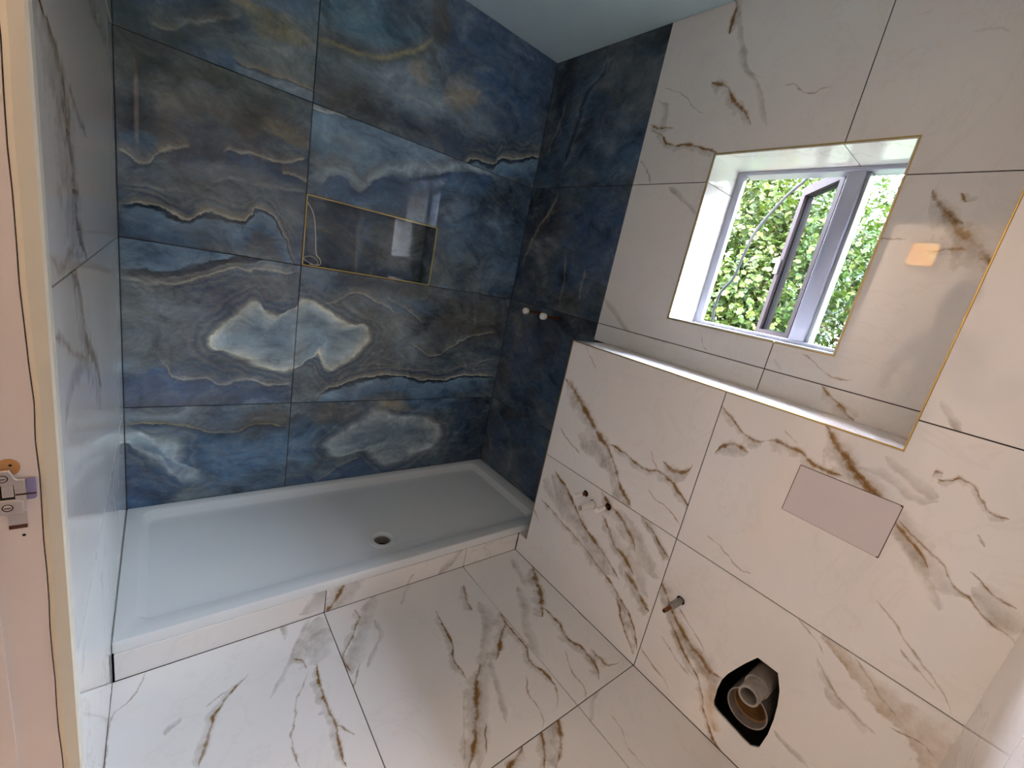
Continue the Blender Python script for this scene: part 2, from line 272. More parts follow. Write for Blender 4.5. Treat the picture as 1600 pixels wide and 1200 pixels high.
BLUE={
 'BTL':[
  ('b','olive',(0.108,1.753,0.145,0.079),0.7),
  ('b','dark',(0.234,1.889,0.103,0.044),0.6),
  ('b','blue',(0.448,2.011,0.079,0.033),0.6),
  ('b','taupe',(0.449,1.827,0.114,0.089),0.8),
  ('b','blue',(0.254,1.763,0.071,0.037),0.5),
  ('b','gold',(0.429,1.926,0.1,0.034),0.7),
  ('b','gold',(0.337,1.951,0.073,0.018),0.5),
  ('e','E2',[(0.076,1.784),(0.123,1.791),(0.186,1.833),(0.26,1.873),(0.32,1.921)],0.5),
  ('e','E5',[(0.289,1.782),(0.325,1.775),(0.353,1.775),(0.422,1.777),(0.504,1.78),(0.559,1.782)],1.0),
 ],
 'BTR':[
  ('b','teal',(0.706,2.084,0.224,0.077),0.8),
  ('b','navy',(0.851,2.163,0.065,0.041),0.5),
  ('b','taupe',(0.7,1.921,0.188,0.064),0.5),
  ('b','brown',(0.674,1.811,0.149,0.061),0.85),
  ('b','grey',(0.913,1.927,0.188,0.104),0.75),
  ('b','navyb',(1.388,2.248,0.347,0.278),0.9),
  ('b','tan',(1.157,2.01,0.091,0.058),0.6),
  ('b','tan',(0.945,2.007,0.039,0.05),0.5),
  ('b','navy',(1.257,1.83,0.298,0.074),0.85),
  ('b','dark',(0.845,1.805,0.168,0.032),0.5),
  ('b','brown',(1.011,2.204,0.046,0.12),0.85),
  ('b','grey',(1.238,1.921,0.214,0.046),0.35),
  ('e','EG',[(0.536,1.943),(0.568,1.953),(0.601,1.961),(0.647,1.967),(0.719,1.971),(0.793,1.994),(0.868,2.044),(0.958,2.111),(0.995,2.155)],1.0),
  ('e','E1',[(1.215,1.713),(1.244,1.753),(1.289,1.77),(1.337,1.776),(1.383,1.778),(1.412,1.811),(1.444,1.829),(1.493,1.836),(1.571,1.869),(1.673,1.91)],1.0),
 ],
 'BML':[
  ('b','olive',(0.187,1.68,0.254,0.103),0.9),
  ('b','dark',(0.076,1.518,0.096,0.056),0.6),
  ('b','grey',(0.248,1.651,0.072,0.038),0.35),
  ('b','grey',(0.208,1.354,0.297,0.067),0.5),
  ('b','brown',(0.37,1.613,0.164,0.053),0.75),
  ('b','tan',(0.473,1.602,0.087,0.026),0.4),
  ('b','blue',(0.044,1.438,0.047,0.023),0.6),
  ('b','navyb',(0.416,1.474,0.129,0.035),0.5),
  ('e','E2',[(0.002,1.406),(0.014,1.406),(0.028,1.398),(0.051,1.382),(0.077,1.388),(0.103,1.423),(0.126,1.442),(0.155,1.46),(0.189,1.478)],1.0),
  ('e','E2',[(0.269,1.484),(0.297,1.501),(0.325,1.498),(0.364,1.506),(0.405,1.501),(0.457,1.507),(0.543,1.544)],0.9),
  ('e','E2',[(0.453,1.467),(0.492,1.474),(0.526,1.468),(0.558,1.463)],0.9),
  ('e','E2',[(-0.004,1.305),(0.073,1.315),(0.191,1.335),(0.318,1.406),(0.463,1.409),(0.556,1.427)],0.4),
  ('e','E1',[(-0.001,1.243),(0.025,1.253),(0.06,1.262),(0.097,1.259),(0.135,1.244),(0.174,1.236),(0.209,1.262),(0.246,1.279),(0.284,1.275),(0.327,1.27),(0.366,1.295),(0.392,1.326),(0.424,1.318),(0.461,1.284),(0.486,1.236),(0.51,1.184),(0.534,1.14)],1.0),
 ],
 'BMR':[
  ('b','sky',(0.726,1.68,0.332,0.093),0.9),
  ('b','sky',(1.142,1.691,0.4,0.069),0.6),
  ('b','navy',(1.455,1.558,0.324,0.187),0.9),
  ('b','blue',(1.567,1.366,0.204,0.152),0.6),
  ('b','dark',(1.355,1.641,0.196,0.064),0.75),
  ('b','blue',(1.264,1.466,0.081,0.15),0.6),
  ('b','taupe',(0.691,1.645,0.05,0.032),0.4),
  ('b','olive',(0.642,1.636,0.029,0.018),0.4),
  ('e','E4',[(0.543,1.477),(0.595,1.478),(0.641,1.513),(0.691,1.517),(0.724,1.497),(0.746,1.485),(0.784,1.513),(0.821,1.549),(0.875,1.578),(0.992,1.606),(1.114,1.655),(1.246,1.705),(1.415,1.73)],1.0),
  ('e','E2',[(0.547,1.735),(0.575,1.725),(0.603,1.727),(0.633,1.733),(0.681,1.742)],0.9),
 ],
 'B2L':[
  ('b','sky',(0.192,1.125,0.329,0.049),0.7),
  ('b','taupe',(0.103,0.873,0.15,0.143),0.6),
  ('b','grey',(0.175,0.927,0.076,0.071),0.4),
  ('b','navyb',(0.102,0.619,0.156,0.066),0.8),
  ('b','navyb',(0.412,0.602,0.147,0.057),0.6),
  ('b','taupe',(0.438,1.034,0.116,0.056),0.6),
  ('e','E3',[(-0.001,1.036),(0.029,1.033),(0.062,1.04),(0.096,1.035),(0.148,1.047),(0.184,1.067),(0.23,1.088),(0.278,1.111),(0.327,1.131),(0.379,1.138),(0.432,1.157),(0.546,1.163)],1.0),
  ('e','E2',[(-0.001,1.007),(0.053,1.002),(0.104,1.001),(0.142,1.004),(0.175,1.02),(0.212,1.037),(0.25,1.059),(0.288,1.08),(0.328,1.096),(0.37,1.088),(0.391,1.099),(0.48,1.098),(0.544,1.122)],0.9),
  ('p','CL',(0.428,0.838),[0.167,0.188,0.145,0.126,0.12,0.122,0.13,0.148,0.18,0.19,0.206,0.206,0.199,0.206,0.207,0.2,0.1,0.098,0.105,0.145,0.13,0.126,0.129,0.142,0.167],1.0),
  ('e','E2',[(0.093,0.735),(0.124,0.694),(0.143,0.662),(0.177,0.652),(0.236,0.657),(0.289,0.631),(0.364,0.653),(0.458,0.63),(0.551,0.635)],0.7),
 ],
 'B2R':[
  ('b','blue',(0.626,1.087,0.105,0.059),0.6),
  ('b','taupe',(0.966,0.89,0.281,0.195),0.6),
  ('b','brown',(1.411,0.995,0.313,0.143),0.85),
  ('b','navy',(0.787,1.111,0.147,0.045),0.6),
  ('b','grey',(1.078,0.815,0.071,0.101),0.5),
  ('b','blue',(1.047,1.025,0.176,0.044),0.4),
  ('b','brown',(1.066,1.121,0.103,0.055),0.6),
  ('e','E2',[(0.635,0.984),(0.712,1.021),(0.792,1.06),(0.853,1.044),(0.933,1.018),(0.98,0.98)],0.7),
  ('e','E2',[(0.911,1.064),(0.996,1.031),(1.067,1.001),(1.128,0.952)],0.5),
  ('e','E2',[(1.073,0.849),(1.151,0.809),(1.23,0.784),(1.283,0.815),(1.336,0.853),(1.451,0.908),(1.599,0.945)],0.8),
  ('p','CL',(0.685,0.848),[0.181,0.177,0.185,0.209,0.088,0.109,0.146,0.153,0.143,0.142,0.147,0.161,0.179,0.182,0.128,0.108,0.099,0.099,0.112,0.139,0.179,0.2,0.196,0.199,0.181],1.0),
  ('e','E2',[(0.831,0.699),(0.954,0.728),(1.094,0.707),(1.244,0.699),(1.402,0.728),(1.632,0.784)],0.5),
  ('e','E1',[(0.642,0.552),(0.68,0.598),(0.735,0.616),(0.791,0.641),(0.881,0.664),(0.977,0.678),(1.045,0.675),(1.137,0.659),(1.234,0.648),(1.332,0.656),(1.463,0.679),(1.663,0.673)],1.0),
 ],
 'B1L':[
  ('b','brown',(0.467,0.444,0.113,0.074),0.85),
  ('b','blue',(0.474,0.292,0.161,0.11),0.8),
  ('b','grey',(0.092,0.504,0.137,0.037),0.6),
  ('b','navyb',(0.052,0.254,0.117,0.112),0.8),
  ('b','blue',(0.308,0.289,0.118,0.122),0.6),
  ('p','CS',(0.111,0.334),[0.04,0.032,0.03,0.03,0.032,0.037,0.048,0.076,0.139,0.154,0.06,0.046,0.047,0.053,0.066,0.07,0.079,0.07,0.066,0.074,0.117,0.157,0.098,0.057,0.04],1.0),
  ('e','EG2',[(-0.007,0.465),(0.019,0.473),(0.064,0.478),(0.11,0.472),(0.149,0.461),(0.198,0.449),(0.283,0.42),(0.349,0.42),(0.418,0.444),(0.544,0.423)],1.0),
 ],
 'B1R':[
  ('b','navy',(1.589,0.293,0.204,0.272),0.9),
  ('b','blue',(1.16,0.511,0.2,0.052),0.6),
  ('b','brown',(0.732,0.484,0.154,0.046),0.7),
  ('b','blue',(0.624,0.346,0.057,0.134),0.7),
  ('b','navyb',(0.89,0.146,0.334,0.053),0.8),
  ('p','CS',(1.03,0.327),[0.322,0.286,0.121,0.124,0.128,0.141,0.163,0.164,0.176,0.185,0.21,0.282,0.312,0.263,0.217,0.166,0.139,0.127,0.134,0.154,0.182,0.186,0.205,0.248,0.322],1.0),
  ('b','gold',(1.023,0.509,0.079,0.036),0.6),
  ('b','tan',(1.25,0.385,0.066,0.047),0.5),
  ('b','grey',(1.08,0.301,0.115,0.054),0.5),
  ('e','E2',[(0.676,0.109),(0.703,0.139),(0.745,0.168),(0.803,0.209),(0.881,0.227)],0.4),
 ],
 'ST':[
  ('v','w',0.0803,[(-0.36,2.312),(-0.282,2.199),(-0.231,2.098),(-0.211,1.959),(-0.209,1.826)],0.7),
  ('v','d',0.0278,[(-0.354,2.276),(-0.347,2.239),(-0.257,2.15),(-0.246,2.055),(-0.229,1.971),(-0.208,1.856)],0.85),
  ('v','w',0.0253,[(-0.383,2.129),(-0.383,2.186),(-0.444,2.199),(-0.485,2.172),(-0.466,2.11)],0.6),
  ('b','blue',(-0.576,1.872,0.136,0.106),0.7),
  ('b','dark',(-0.631,2.295,0.063,0.073),0.8),
  ('b','grey',(-0.486,1.984,0.109,0.081),0.4),
  ('b','dark',(-0.1,2.233,0.066,0.151),0.7),
  ('v','c',0.0166,[(-0.129,2.142),(-0.105,2.029),(-0.071,1.957),(-0.065,1.896)],0.35),
 ],
 'SM':[
  ('b','navyb',(-0.524,1.518,0.182,0.198),0.8),
  ('b','dark',(-0.128,1.626,0.145,0.128),0.7),
  ('v','c',0.017,[(-0.206,1.721),(-0.183,1.643),(-0.123,1.561),(-0.082,1.476),(-0.033,1.334)],0.5),
  ('v','c',0.0096,[(-0.355,1.447),(-0.381,1.324),(-0.394,1.172)],0.4),
  ('b','brown',(-0.439,1.189,0.104,0.055),0.7),
  ('v','c',0.0123,[(-0.511,1.37),(-0.511,1.279),(-0.518,1.219)],0.4),
 ],
 'SL':[
  ('b','dark',(-0.536,1.097,0.153,0.089),0.85),
  ('b','navy',(-0.336,0.985,0.178,0.096),0.6),
  ('b','navyb',(-0.193,0.839,0.102,0.137),0.7),
  ('b','navyb',(-0.489,0.82,0.124,0.125),0.7),
  ('b','blue',(-0.008,0.944,0.08,0.107),0.5),
 ],
 'SB':[
  ('v','w',0.0523,[(-0.018,0.507),(-0.165,0.42),(-0.244,0.312),(-0.258,0.173),(-0.21,0.019)],0.7),
  ('b','navyb',(-0.444,0.328,0.091,0.134),0.7),
  ('b','olive',(-0.203,0.535,0.105,0.049),0.6),
  ('b','navyb',(-0.132,0.26,0.068,0.111),0.7),
 ],
}


# ---------------------------------------------------------------- node helpers
class Nodes:
    def __init__(s, name):
        s.mat = bpy.data.materials.new(name)
        s.mat.use_nodes = True
        s.t = s.mat.node_tree
        s.t.nodes.clear()
    def n(s, kind, **kw):
        x = s.t.nodes.new(kind)
        for k, v in kw.items(): setattr(x, k, v)
        return x
    def put(s, sock, v):
        if v is None: return
        if isinstance(v, bpy.types.NodeSocket): s.t.links.new(v, sock)
        else:
            if hasattr(sock.default_value, '__len__') and isinstance(v, (tuple, list)):
                v = tuple(v)
                if len(sock.default_value) == 4 and len(v) == 3: v += (1.0,)
            sock.default_value = v
    def m(s, op, a, b=None, c=None, clamp=False):
        x = s.n('ShaderNodeMath', operation=op, use_clamp=clamp)
        s.put(x.inputs[0], a); s.put(x.inputs[1], b)
        if c is not None: s.put(x.inputs[2], c)
        return x.outputs[0]
    def mix(s, f, a, b, blend='MIX'):
        x = s.n('ShaderNodeMix', data_type='RGBA', blend_type=blend)
        s.put(x.inputs[0], f); s.put(x.inputs[6], a); s.put(x.inputs[7], b)
        return x.outputs[2]
    def ramp(s, f, stops, interp='LINEAR'):
        x = s.n('ShaderNodeValToRGB')
        cr = x.color_ramp
        cr.interpolation = interp
        while len(cr.elements) < len(stops): cr.elements.new(0.5)
        for e, (p, c) in zip(cr.elements, sorted(stops, key=lambda q: q[0])):
            e.position = p
            e.color = c if len(c) == 4 else tuple(c) + (1.0,)
        s.put(x.inputs[0], f)
        return x.outputs[0], x.outputs[1]
    def curve(s, f, pts):
        x = s.n('ShaderNodeFloatCurve')
        mp = x.mapping
        mp.extend = 'HORIZONTAL'
        c = mp.curves[0]
        while len(c.points) < len(pts): c.points.new(0.5, 0.5)
        for p, (a, b) in zip(c.points, pts):
            p.location = (a, b)
            p.handle_type = 'AUTO_CLAMPED'
        mp.update()
        s.put(x.inputs['Value'], f)
        return x.outputs[0]
    def noise(s, vec, scale, detail=2.0, rough=0.5, dist=0.0):
        x = s.n('ShaderNodeTexNoise')
        s.put(x.inputs['Vector'], vec)
        for k, v in (('Scale', scale), ('Detail', detail), ('Roughness', rough), ('Distortion', dist)):
            x.inputs[k].default_value = v
        return x.outputs[0], x.outputs[1]
    def pos(s):
        g = s.n('ShaderNodeNewGeometry')
        return g.outputs['Position']
    def sep(s, v):
        x = s.n('ShaderNodeSeparateXYZ')
        s.put(x.inputs[0], v)
        return x.outputs
    def out(s, color, rough=0.5, metal=0.0, spec=0.5, ior=1.5, bump=None, coat=0.0, **kw):
        b = s.n('ShaderNodeBsdfPrincipled')
        s.put(b.inputs['Base Color'], color); s.put(b.inputs['Roughness'], rough); s.put(b.inputs['Metallic'], metal)
        b.inputs['IOR'].default_value = ior
        b.inputs['Specular IOR Level'].default_value = spec
        b.inputs['Coat Weight'].default_value = coat
        for k, v in kw.items(): s.put(b.inputs[k.replace('_', ' ')], v)
        if bump is not None:
            bn = s.n('ShaderNodeBump')
            bn.inputs['Strength'].default_value = bump[1]
            bn.inputs['Distance'].default_value = bump[2]
            s.put(bn.inputs['Height'], bump[0])
            s.t.links.new(bn.outputs[0], b.inputs['Normal'])
        o = s.n('ShaderNodeOutputMaterial')
        s.t.links.new(b.outputs[0], o.inputs[0])
        return s.mat

def simple(name, color, rough=0.5, metal=0.0, var=0.08, scale=30.0, bump=0.0, spec=0.5, **kw):
    k = Nodes(name)
    f, _ = k.noise(k.pos(), scale, 4.0, 0.6)
    lo = tuple(c * (1 - var) for c in color); hi = tuple(min(1, c * (1 + var)) for c in color)
    c = k.mix(f, lo, hi)
    return k.out(c, rough, metal, spec, bump=(f, bump, 0.002) if bump else None, **kw)

def warp(k, u, v, vec, scale, amp, detail=3.0):
    _, c = k.noise(vec, scale, detail, 0.6)
    r = k.sep(c)
    a = k.m('MULTIPLY_ADD', r[0], amp, k.m('SUBTRACT', u, amp * 0.5))
    b = k.m('MULTIPLY_ADD', r[1], amp, k.m('SUBTRACT', v, amp * 0.5))
    return a, b

def stroke_field(k, u, v, pts, horiz=None):
    us = [p[0] for p in pts]; vs = [p[1] for p in pts]
    du, dv = max(us) - min(us), max(vs) - min(vs)
    along_u = du >= dv if horiz is None else horiz
    q = [(a, b) if along_u else (b, a) for a, b in pts]
    if q[0][0] > q[-1][0]: q = q[::-1]
    mono = [q[0]]
    for a in q[1:]:
        if a[0] > mono[-1][0] + 0.0015: mono.append(a)
    t0, t1 = mono[0][0], mono[-1][0]
    lo, hi = min(a[1] for a in mono), max(a[1] for a in mono)
    L = max(t1 - t0, 1e-3); D = max(hi - lo, 1e-3)
    T, X = (u, v) if along_u else (v, u)
    t = k.m('MULTIPLY_ADD', T, 1 / L, -t0 / L)
    f = k.curve(t, [((a - t0) / L, (b - lo) / D) for a, b in mono])
    f = k.m('MULTIPLY_ADD', f, D, lo)
    cosl = L / math.hypot(L, abs(mono[-1][1] - mono[0][1]))
    d = k.m('MULTIPLY', k.m('SUBTRACT', X, f), cosl)
    return t, d

TAN, BRN, DBR, GRY = (0.42, 0.31, 0.18), (0.30, 0.175, 0.06), (0.20, 0.108, 0.036), (0.36, 0.32, 0.265)
VR = {
    'b': [(0.0, GRY + (0,)), (0.07, GRY + (.22,)), (0.36, GRY + (.42,)), (0.42, BRN + (.75,)), (0.48, DBR + (.9,)), (0.54, BRN + (.75,)), (0.60, TAN + (.3,)), (0.72, TAN + (0,))],
    'n': [(0.0, TAN + (0,)), (0.25, TAN + (.4,)), (0.5, DBR + (.8,)), (0.75, TAN + (.3,)), (1.0, TAN + (0,))],
    'g': [(0.0, GRY + (0,)), (0.16, GRY + (.34,)), (0.32, GRY + (.46,)), (0.7, GRY + (.26,)), (1.0, GRY + (0,))],
    'G': [(0.0, TAN + (0,)), (0.1, TAN + (.6,)), (0.3, TAN + (.55,)), (0.8, TAN + (.32,)), (1.0, TAN + (0,))],
    't': [(0.0, BRN + (0,)), (0.5, BRN + (.55,)), (1.0, BRN + (0,))],
    'o': [(0.0, (.5, .33, .15, 0)), (0.5, (.5, .33, .15, .6)), (1.0, (.5, .33, .15, 0))],
    'w': [(0.0, (.16, .2, .22, 0)), (0.3, (.16, .2, .22, .6)), (0.7, (.11, .16, .2, .5)), (1.0, (.1, .14, .18, 0))],
    'd': [(0.0, (.008, .012, .02, 0)), (0.5, (.008, .012, .02, .95)), (1.0, (.008, .012, .02, 0))],
    'c': [(0.0, (.4, .33, .2, 0)), (0.5, (.4, .33, .2, .8)), (1.0, (.4, .33, .2, 0))],
}

def vein(k, col, u, v, nm, kind, w, pts, alpha=1.0, boost=1.0, fine=None):
    t, d = stroke_field(k, u, v, pts)
    if kind == 'G': p = k.m('MULTIPLY_ADD', t, -0.85, 1.0, clamp=True)
    else: p = k.m('MULTIPLY', k.m('MULTIPLY', t, k.m('SUBTRACT', 1.0, t)), 9.0, clamp=True)
    inr = k.m('LESS_THAN', k.m('ABSOLUTE', k.m('SUBTRACT', t, 0.5)), 0.5)
    ww = k.m('MULTIPLY', k.m('MULTIPLY_ADD', p, w * boost, 1e-5), nm)
    q = k.m('DIVIDE', d, ww)
    c, a = k.ramp(k.m('MULTIPLY_ADD', q, 0.5, 0.5), VR[kind])
    if fine is not None: nm = k.m('MULTIPLY', nm, fine)
    a = k.m('MULTIPLY', k.m('MULTIPLY', a, inr), k.m('MULTIPLY', nm, alpha), clamp=True)
    return k.mix(a, col, c)

AX = {'R': (1, 2), 'F': (1, 2), 'G': (0, 1), 'H': (0, 1), 'Z': (0, 2), 'B': (0, 2), 'S': (1, 2), 'E': (0, 2)}
AX.update(L=(1, 2), T=(0, 1), N=(0, 2))

def white_tile(name, key, plane, seed):
    k = Nodes(name)
    p = k.pos(); s3 = k.sep(p)
    ax = AX[plane]
    u, v = s3[ax[0]], s3[ax[1]]
    off = k.n('ShaderNodeVectorMath', operation='ADD')
    k.put(off.inputs[0], p); off.inputs[1].default_value = (seed * 3.7, seed * 1.9, seed * 2.3)
    pv = off.outputs[0]
    n0, _ = k.noise(pv, 1.6, 5.0, 0.55)
    base, _ = k.ramp(n0, [(0.3, (0.815, 0.79, 0.762)), (0.6, (0.88, 0.858, 0.83))])
    uw, vw = warp(k, u, v, pv, 20.0, 0.024, 7.0)
    uc, vc = warp(k, u, v, pv, 14.0, 0.03, 5.0)
    nf, _ = k.noise(pv, 26.0, 4.0, 0.65)
    nm = k.m('MAXIMUM', k.m('MULTIPLY_ADD', nf, 3.0, -0.5), 0.15)
    nf2, _ = k.noise(pv, 12.0, 5.0, 0.7)
    nm2 = k.m('MAXIMUM', k.m('MULTIPLY_ADD', nf2, 2.4, -0.2), 0.1)
    fine = k.m('MAXIMUM', k.m('MULTIPLY_ADD', nf, 2.2, -0.15), 0.1)
    # faint wisps everywhere
    n1, _ = k.noise(pv, 2.3, 6.0, 0.6, 1.4)
    rid = k.m('ABSOLUTE', k.m('SUBTRACT', n1, 0.5))
    wa = k.m('MULTIPLY', k.m('SUBTRACT', 1.0, k.m('MULTIPLY', rid, 60.0), clamp=True), 0.07 if VEINS.get(key) else 0.3)
    col = k.mix(wa, base, (0.42, 0.34, 0.25))
    lst = sorted(VEINS.get(key, []), key=lambda e: -e[1] * (2 if e[0] in 'gG' else 1))
    for e in lst:
        kind, w, pts = e[0], e[1], e[2]
        al = e[3] if len(e) > 3 else 1.0
        if kind in 'gGo': col = vein(k, col, uc, vc, nm2, kind, w * 0.8, pts, al, fine=fine)
        elif kind == 'b' and w < 0.0078: col = vein(k, col, uw, vw, nm, 'n', max(w * 0.68, 0.003), pts, al)
        else: col = vein(k, col, uw, vw, nm, kind, max(w * (2.15 if kind == 'b' else 0.62), 0.0028), pts, al)
    nr, _ = k.noise(pv, 60.0, 2.0)
    return k.out(col, k.m('MULTIPLY_ADD', nr, 0.012, 0.014), spec=0.5)

C = dict(dark=(.012, .018, .026), navy=(.022, .034, .055), navyb=(.035, .062, .115), blue=(.062, .110, .170), teal=(.06, .115, .15), sky=(.135, .195, .25),
         taupe=(.135, .135, .125), grey=(.16, .185, .205), brown=(.062, .055, .045), olive=(.050, .054, .044), tan=(.25, .19, .12), gold=(.21, .165, .08), cream=(.50, .44, .32), cloud=(.30, .345, .36))
def cc(n, a): return C[n] + (a,)
ER = {
    'E1': (.13, [(-.125, cc('blue', 0)), (-.08, cc('blue', .75)), (-.022, cc('sky', .8)), (-.012, cc('dark', .95)), (-.004, cc('dark', .8)), (0, cc('cream', .6)), (.008, cc('tan', .5)), (.018, cc('taupe', .6)), (.030, cc('navy', .55)), (.042, (.16, .145, .12, .5)), (.056, cc('navy', .4)), (.072, cc('taupe', .45)), (.09, cc('dark', .25)), (.12, cc('taupe', 0))]),
    'E2': (.05, [(-.02, cc('dark', 0)), (-.007, cc('dark', .4)), (0, cc('cream', .55)), (.010, cc('tan', .3)), (.048, cc('taupe', 0))]),
    'E3': (.13, [(-.12, cc('taupe', 0)), (-.09, cc('navy', .35)), (-.075, cc('taupe', .5)), (-.06, cc('navy', .45)), (-.045, (.17, .155, .13, .55)), (-.03, cc('navy', .5)), (-.02, cc('taupe', .8)), (-.012, cc('dark', .85)), (.004, cc('dark', .95)), (.011, cc('sky', .9)), (.05, cc('blue', .8)), (.12, cc('blue', 0))]),
    'E4': (.16, [(-.13, cc('blue', 0)), (-.06, cc('blue', .75)), (-.006, cc('navyb', .85)), (0.002, cc('grey', .8)), (.02, C['cloud'] + (.75,)), (.055, cc('taupe', .6)), (.08, cc('sky', .4)), (.15, cc('sky', 0))]),
    'E5': (.10, [(-.09, cc('blue', .6)), (-.012, cc('grey', .8)), (-.003, cc('navy', .6)), (0, cc('tan', .8)), (.02, cc('taupe', .6)), (.09, cc('taupe', 0))]),
    'EG': (.06, [(-.05, cc('olive', 0)), (-.018, cc('olive', .85)), (0, cc('gold', .95)), (.012, cc('brown', .7)), (.05, cc('brown', 0))]),
    'EG2': (.05, [(-.045, cc('blue', 0)), (-.012, cc('navy', .75)), (-.003, cc('dark', .8)), (0, cc('gold', .95)), (.007, cc('brown', .6)), (.045, cc('taupe', 0))]),
    'CL': (.16, [(-.16, (.17, .215, .245, .9)), (-.075, (.23, .27, .285, .85)), (-.032, (.34, .36, .345, .85)), (-.006, (.50, .47, .37, .9)), (.004, (.24, .21, .16, .6)), (.016, cc('navy', .45)), (.030, cc('taupe', .5)), (.046, cc('navy', .45)), (.060, (.17, .15, .125, .4)), (.078, cc('navy', .3)), (.098, cc('taupe', .3)), (.12, cc('dark', .2)), (.15, cc('taupe', 0))]),
    'CS': (.13, [(-.12, (.14, .17, .19, .8)), (-.045, (.25, .275, .28, .85)), (-.014, (.38, .385, .365, .65)), (.012, cc('taupe', .45)), (.03, cc('navy', .35)), (.045, (.15, .13, .11, .35)), (.065, cc('navy', .25)), (.11, cc('navy', 0))]),
}

def blue_tile(name, key, plane, seed):
    k = Nodes(name)
    p = k.pos(); s3 = k.sep(p)
    ax = AX[plane]
    u, v = s3[ax[0]], s3[ax[1]]
    off = k.n('ShaderNodeVectorMath', operation='MULTIPLY_ADD')
    k.put(off.inputs[0], p); off.inputs[1].default_value = (1.0, 1.0, 1.5); off.inputs[2].default_value = (seed * 2.9, seed * 4.1, seed * 1.3)
    pv = off.outputs[0]
    n0, _ = k.noise(pv, 2.4, 9.0, 0.66, 0.9)
    col, _ = k.ramp(n0, [(0.22, C['dark']), (0.36, C['navy']), (0.46, (.042, .066, .095)), (0.53, (.066, .078, .085)), (0.60, (.105, .115, .118)), (0.70, (.07, .12, .175))])
    bu, bv = warp(k, u, v, pv, 7.0, 0.16, 5.0)
    su, sv = warp(k, u, v, pv, 14.0, 0.042, 7.0)
    nf, _ = k.noise(pv, 18.0, 5.0, 0.7)
    nm = k.m('MULTIPLY_ADD', nf, 1.5, 0.25)
    ns, _ = k.noise(pv, 8.0, 4.0, 0.65)
    feats = BLUE.get(key, [])
    for e in feats:
        if e[0] != 'b': continue
        cx, cy, rx, ry = e[2]
        a = k.m('MULTIPLY', k.m('SUBTRACT', bu, cx), 1 / max(rx, .01)); b = k.m('MULTIPLY', k.m('SUBTRACT', bv, cy), 1 / max(ry, .01))
        r2 = k.m('ADD', k.m('MULTIPLY', a, a), k.m('MULTIPLY', b, b))
        g = k.m('MULTIPLY', k.m('MULTIPLY_ADD', r2, -0.62, 1.15, clamp=True), k.m('MULTIPLY', nm, e[3] * 1.05), clamp=True)
        col = k.mix(g, col, C[e[1]])
    # agate banding: fine contour lines of the large noise field
    n2, _ = k.noise(pv, 1.9, 4.0, 0.5, 1.2)
    band = k.m('SINE', k.m('MULTIPLY_ADD', n2, 42.0, k.m('MULTIPLY', nf, 4.0)))
    col = k.mix(k.m('MULTIPLY_ADD', band, 0.09, 0.11), col, C['taupe'])
    n4, _ = k.noise(pv, 7.0, 8.0, 0.72, 0.6)
    fog, fa = k.ramp(n4, [(0.30, C['dark'] + (.5,)), (0.46, C['navy'] + (0,)), (0.54, C['grey'] + (0,)), (0.74, C['grey'] + (.6,))])
    col = k.mix(fa, col, fog)
    for e in feats:
        if e[0] == 'e':
            rng, stops = ER[e[1]]
            t, d = stroke_field(k, su, sv, e[2], True)
            d = k.m('MULTIPLY', d, k.m('MULTIPLY_ADD', ns, 2.2, -0.1))
            c, a = k.ramp(k.m('MULTIPLY_ADD', d, 0.5 / rng, 0.5), [(0.5 + 0.5 * x / rng, c_) for x, c_ in stops])
            env = k.m('MULTIPLY', k.m('MULTIPLY', t, k.m('SUBTRACT', 1.0, t)), 14.0, clamp=True)
            a = k.m('MULTIPLY', k.m('MULTIPLY', a, env), k.m('MULTIPLY_ADD', ns, 1.9 * e[3], -0.1 * e[3]), clamp=True)
            col = k.mix(a, col, c)
        elif e[0] == 'p':
            rng, stops = ER[e[1]]
            (cx, cy), rr = e[2], e[3]
            x = k.m('SUBTRACT', su, cx); y = k.m('SUBTRACT', sv, cy)
            ln = k.m('SQRT', k.m('ADD', k.m('MULTIPLY', x, x), k.m('MULTIPLY', y, y)))
            an = k.m('MULTIPLY_ADD', k.m('ARCTAN2', y, x), 0.5 / math.pi, 0.5)
            R_ = max(rr)
            f = k.curve(an, [(i / (len(rr) - 1), r / R_) for i, r in enumerate(rr)])
            d = k.m('MULTIPLY', k.m('MULTIPLY_ADD', f, -R_, ln), k.m('MULTIPLY_ADD', ns, 2.0, 0.0))
            c, a = k.ramp(k.m('MULTIPLY_ADD', d, 0.5 / rng, 0.5), [(0.5 + 0.5 * q / rng, c_) for q, c_ in stops])
            a = k.m('MULTIPLY', a, k.m('MULTIPLY_ADD', ns, 1.5 * e[4], 0.12 * e[4]), clamp=True)
            col = k.mix(a, col, c)
        elif e[0] == 'v':
            col = vein(k, col, su, sv, nm, e[1], e[2] * 0.8, e[3], e[4])
    n5, _ = k.noise(pv, 6.5, 10.0, 0.74, 0.7)
    mo, _ = k.ramp(n5, [(0.30, (.30, .31, .33)), (0.46, (.80, .80, .80)), (0.56, (1.03, 1.03, 1.02)), (0.72, (1.65, 1.6, 1.52))])
    col = k.mix(1.0, col, mo, 'MULTIPLY')
    n3, _ = k.noise(pv, 55.0, 4.0, 0.7)
    col = k.mix(k.m('MULTIPLY_ADD', n3, 0.8, 0.0, clamp=True), k.mix(0.28, col, (0, 0, 0)), col)
    col = k.mix(1.0, col, (2.1, 2.4, 2.65) if key[0] != 'S' else (1.45, 1.55, 1.7), 'MULTIPLY')
    return k.out(col, 0.018, spec=0.5)

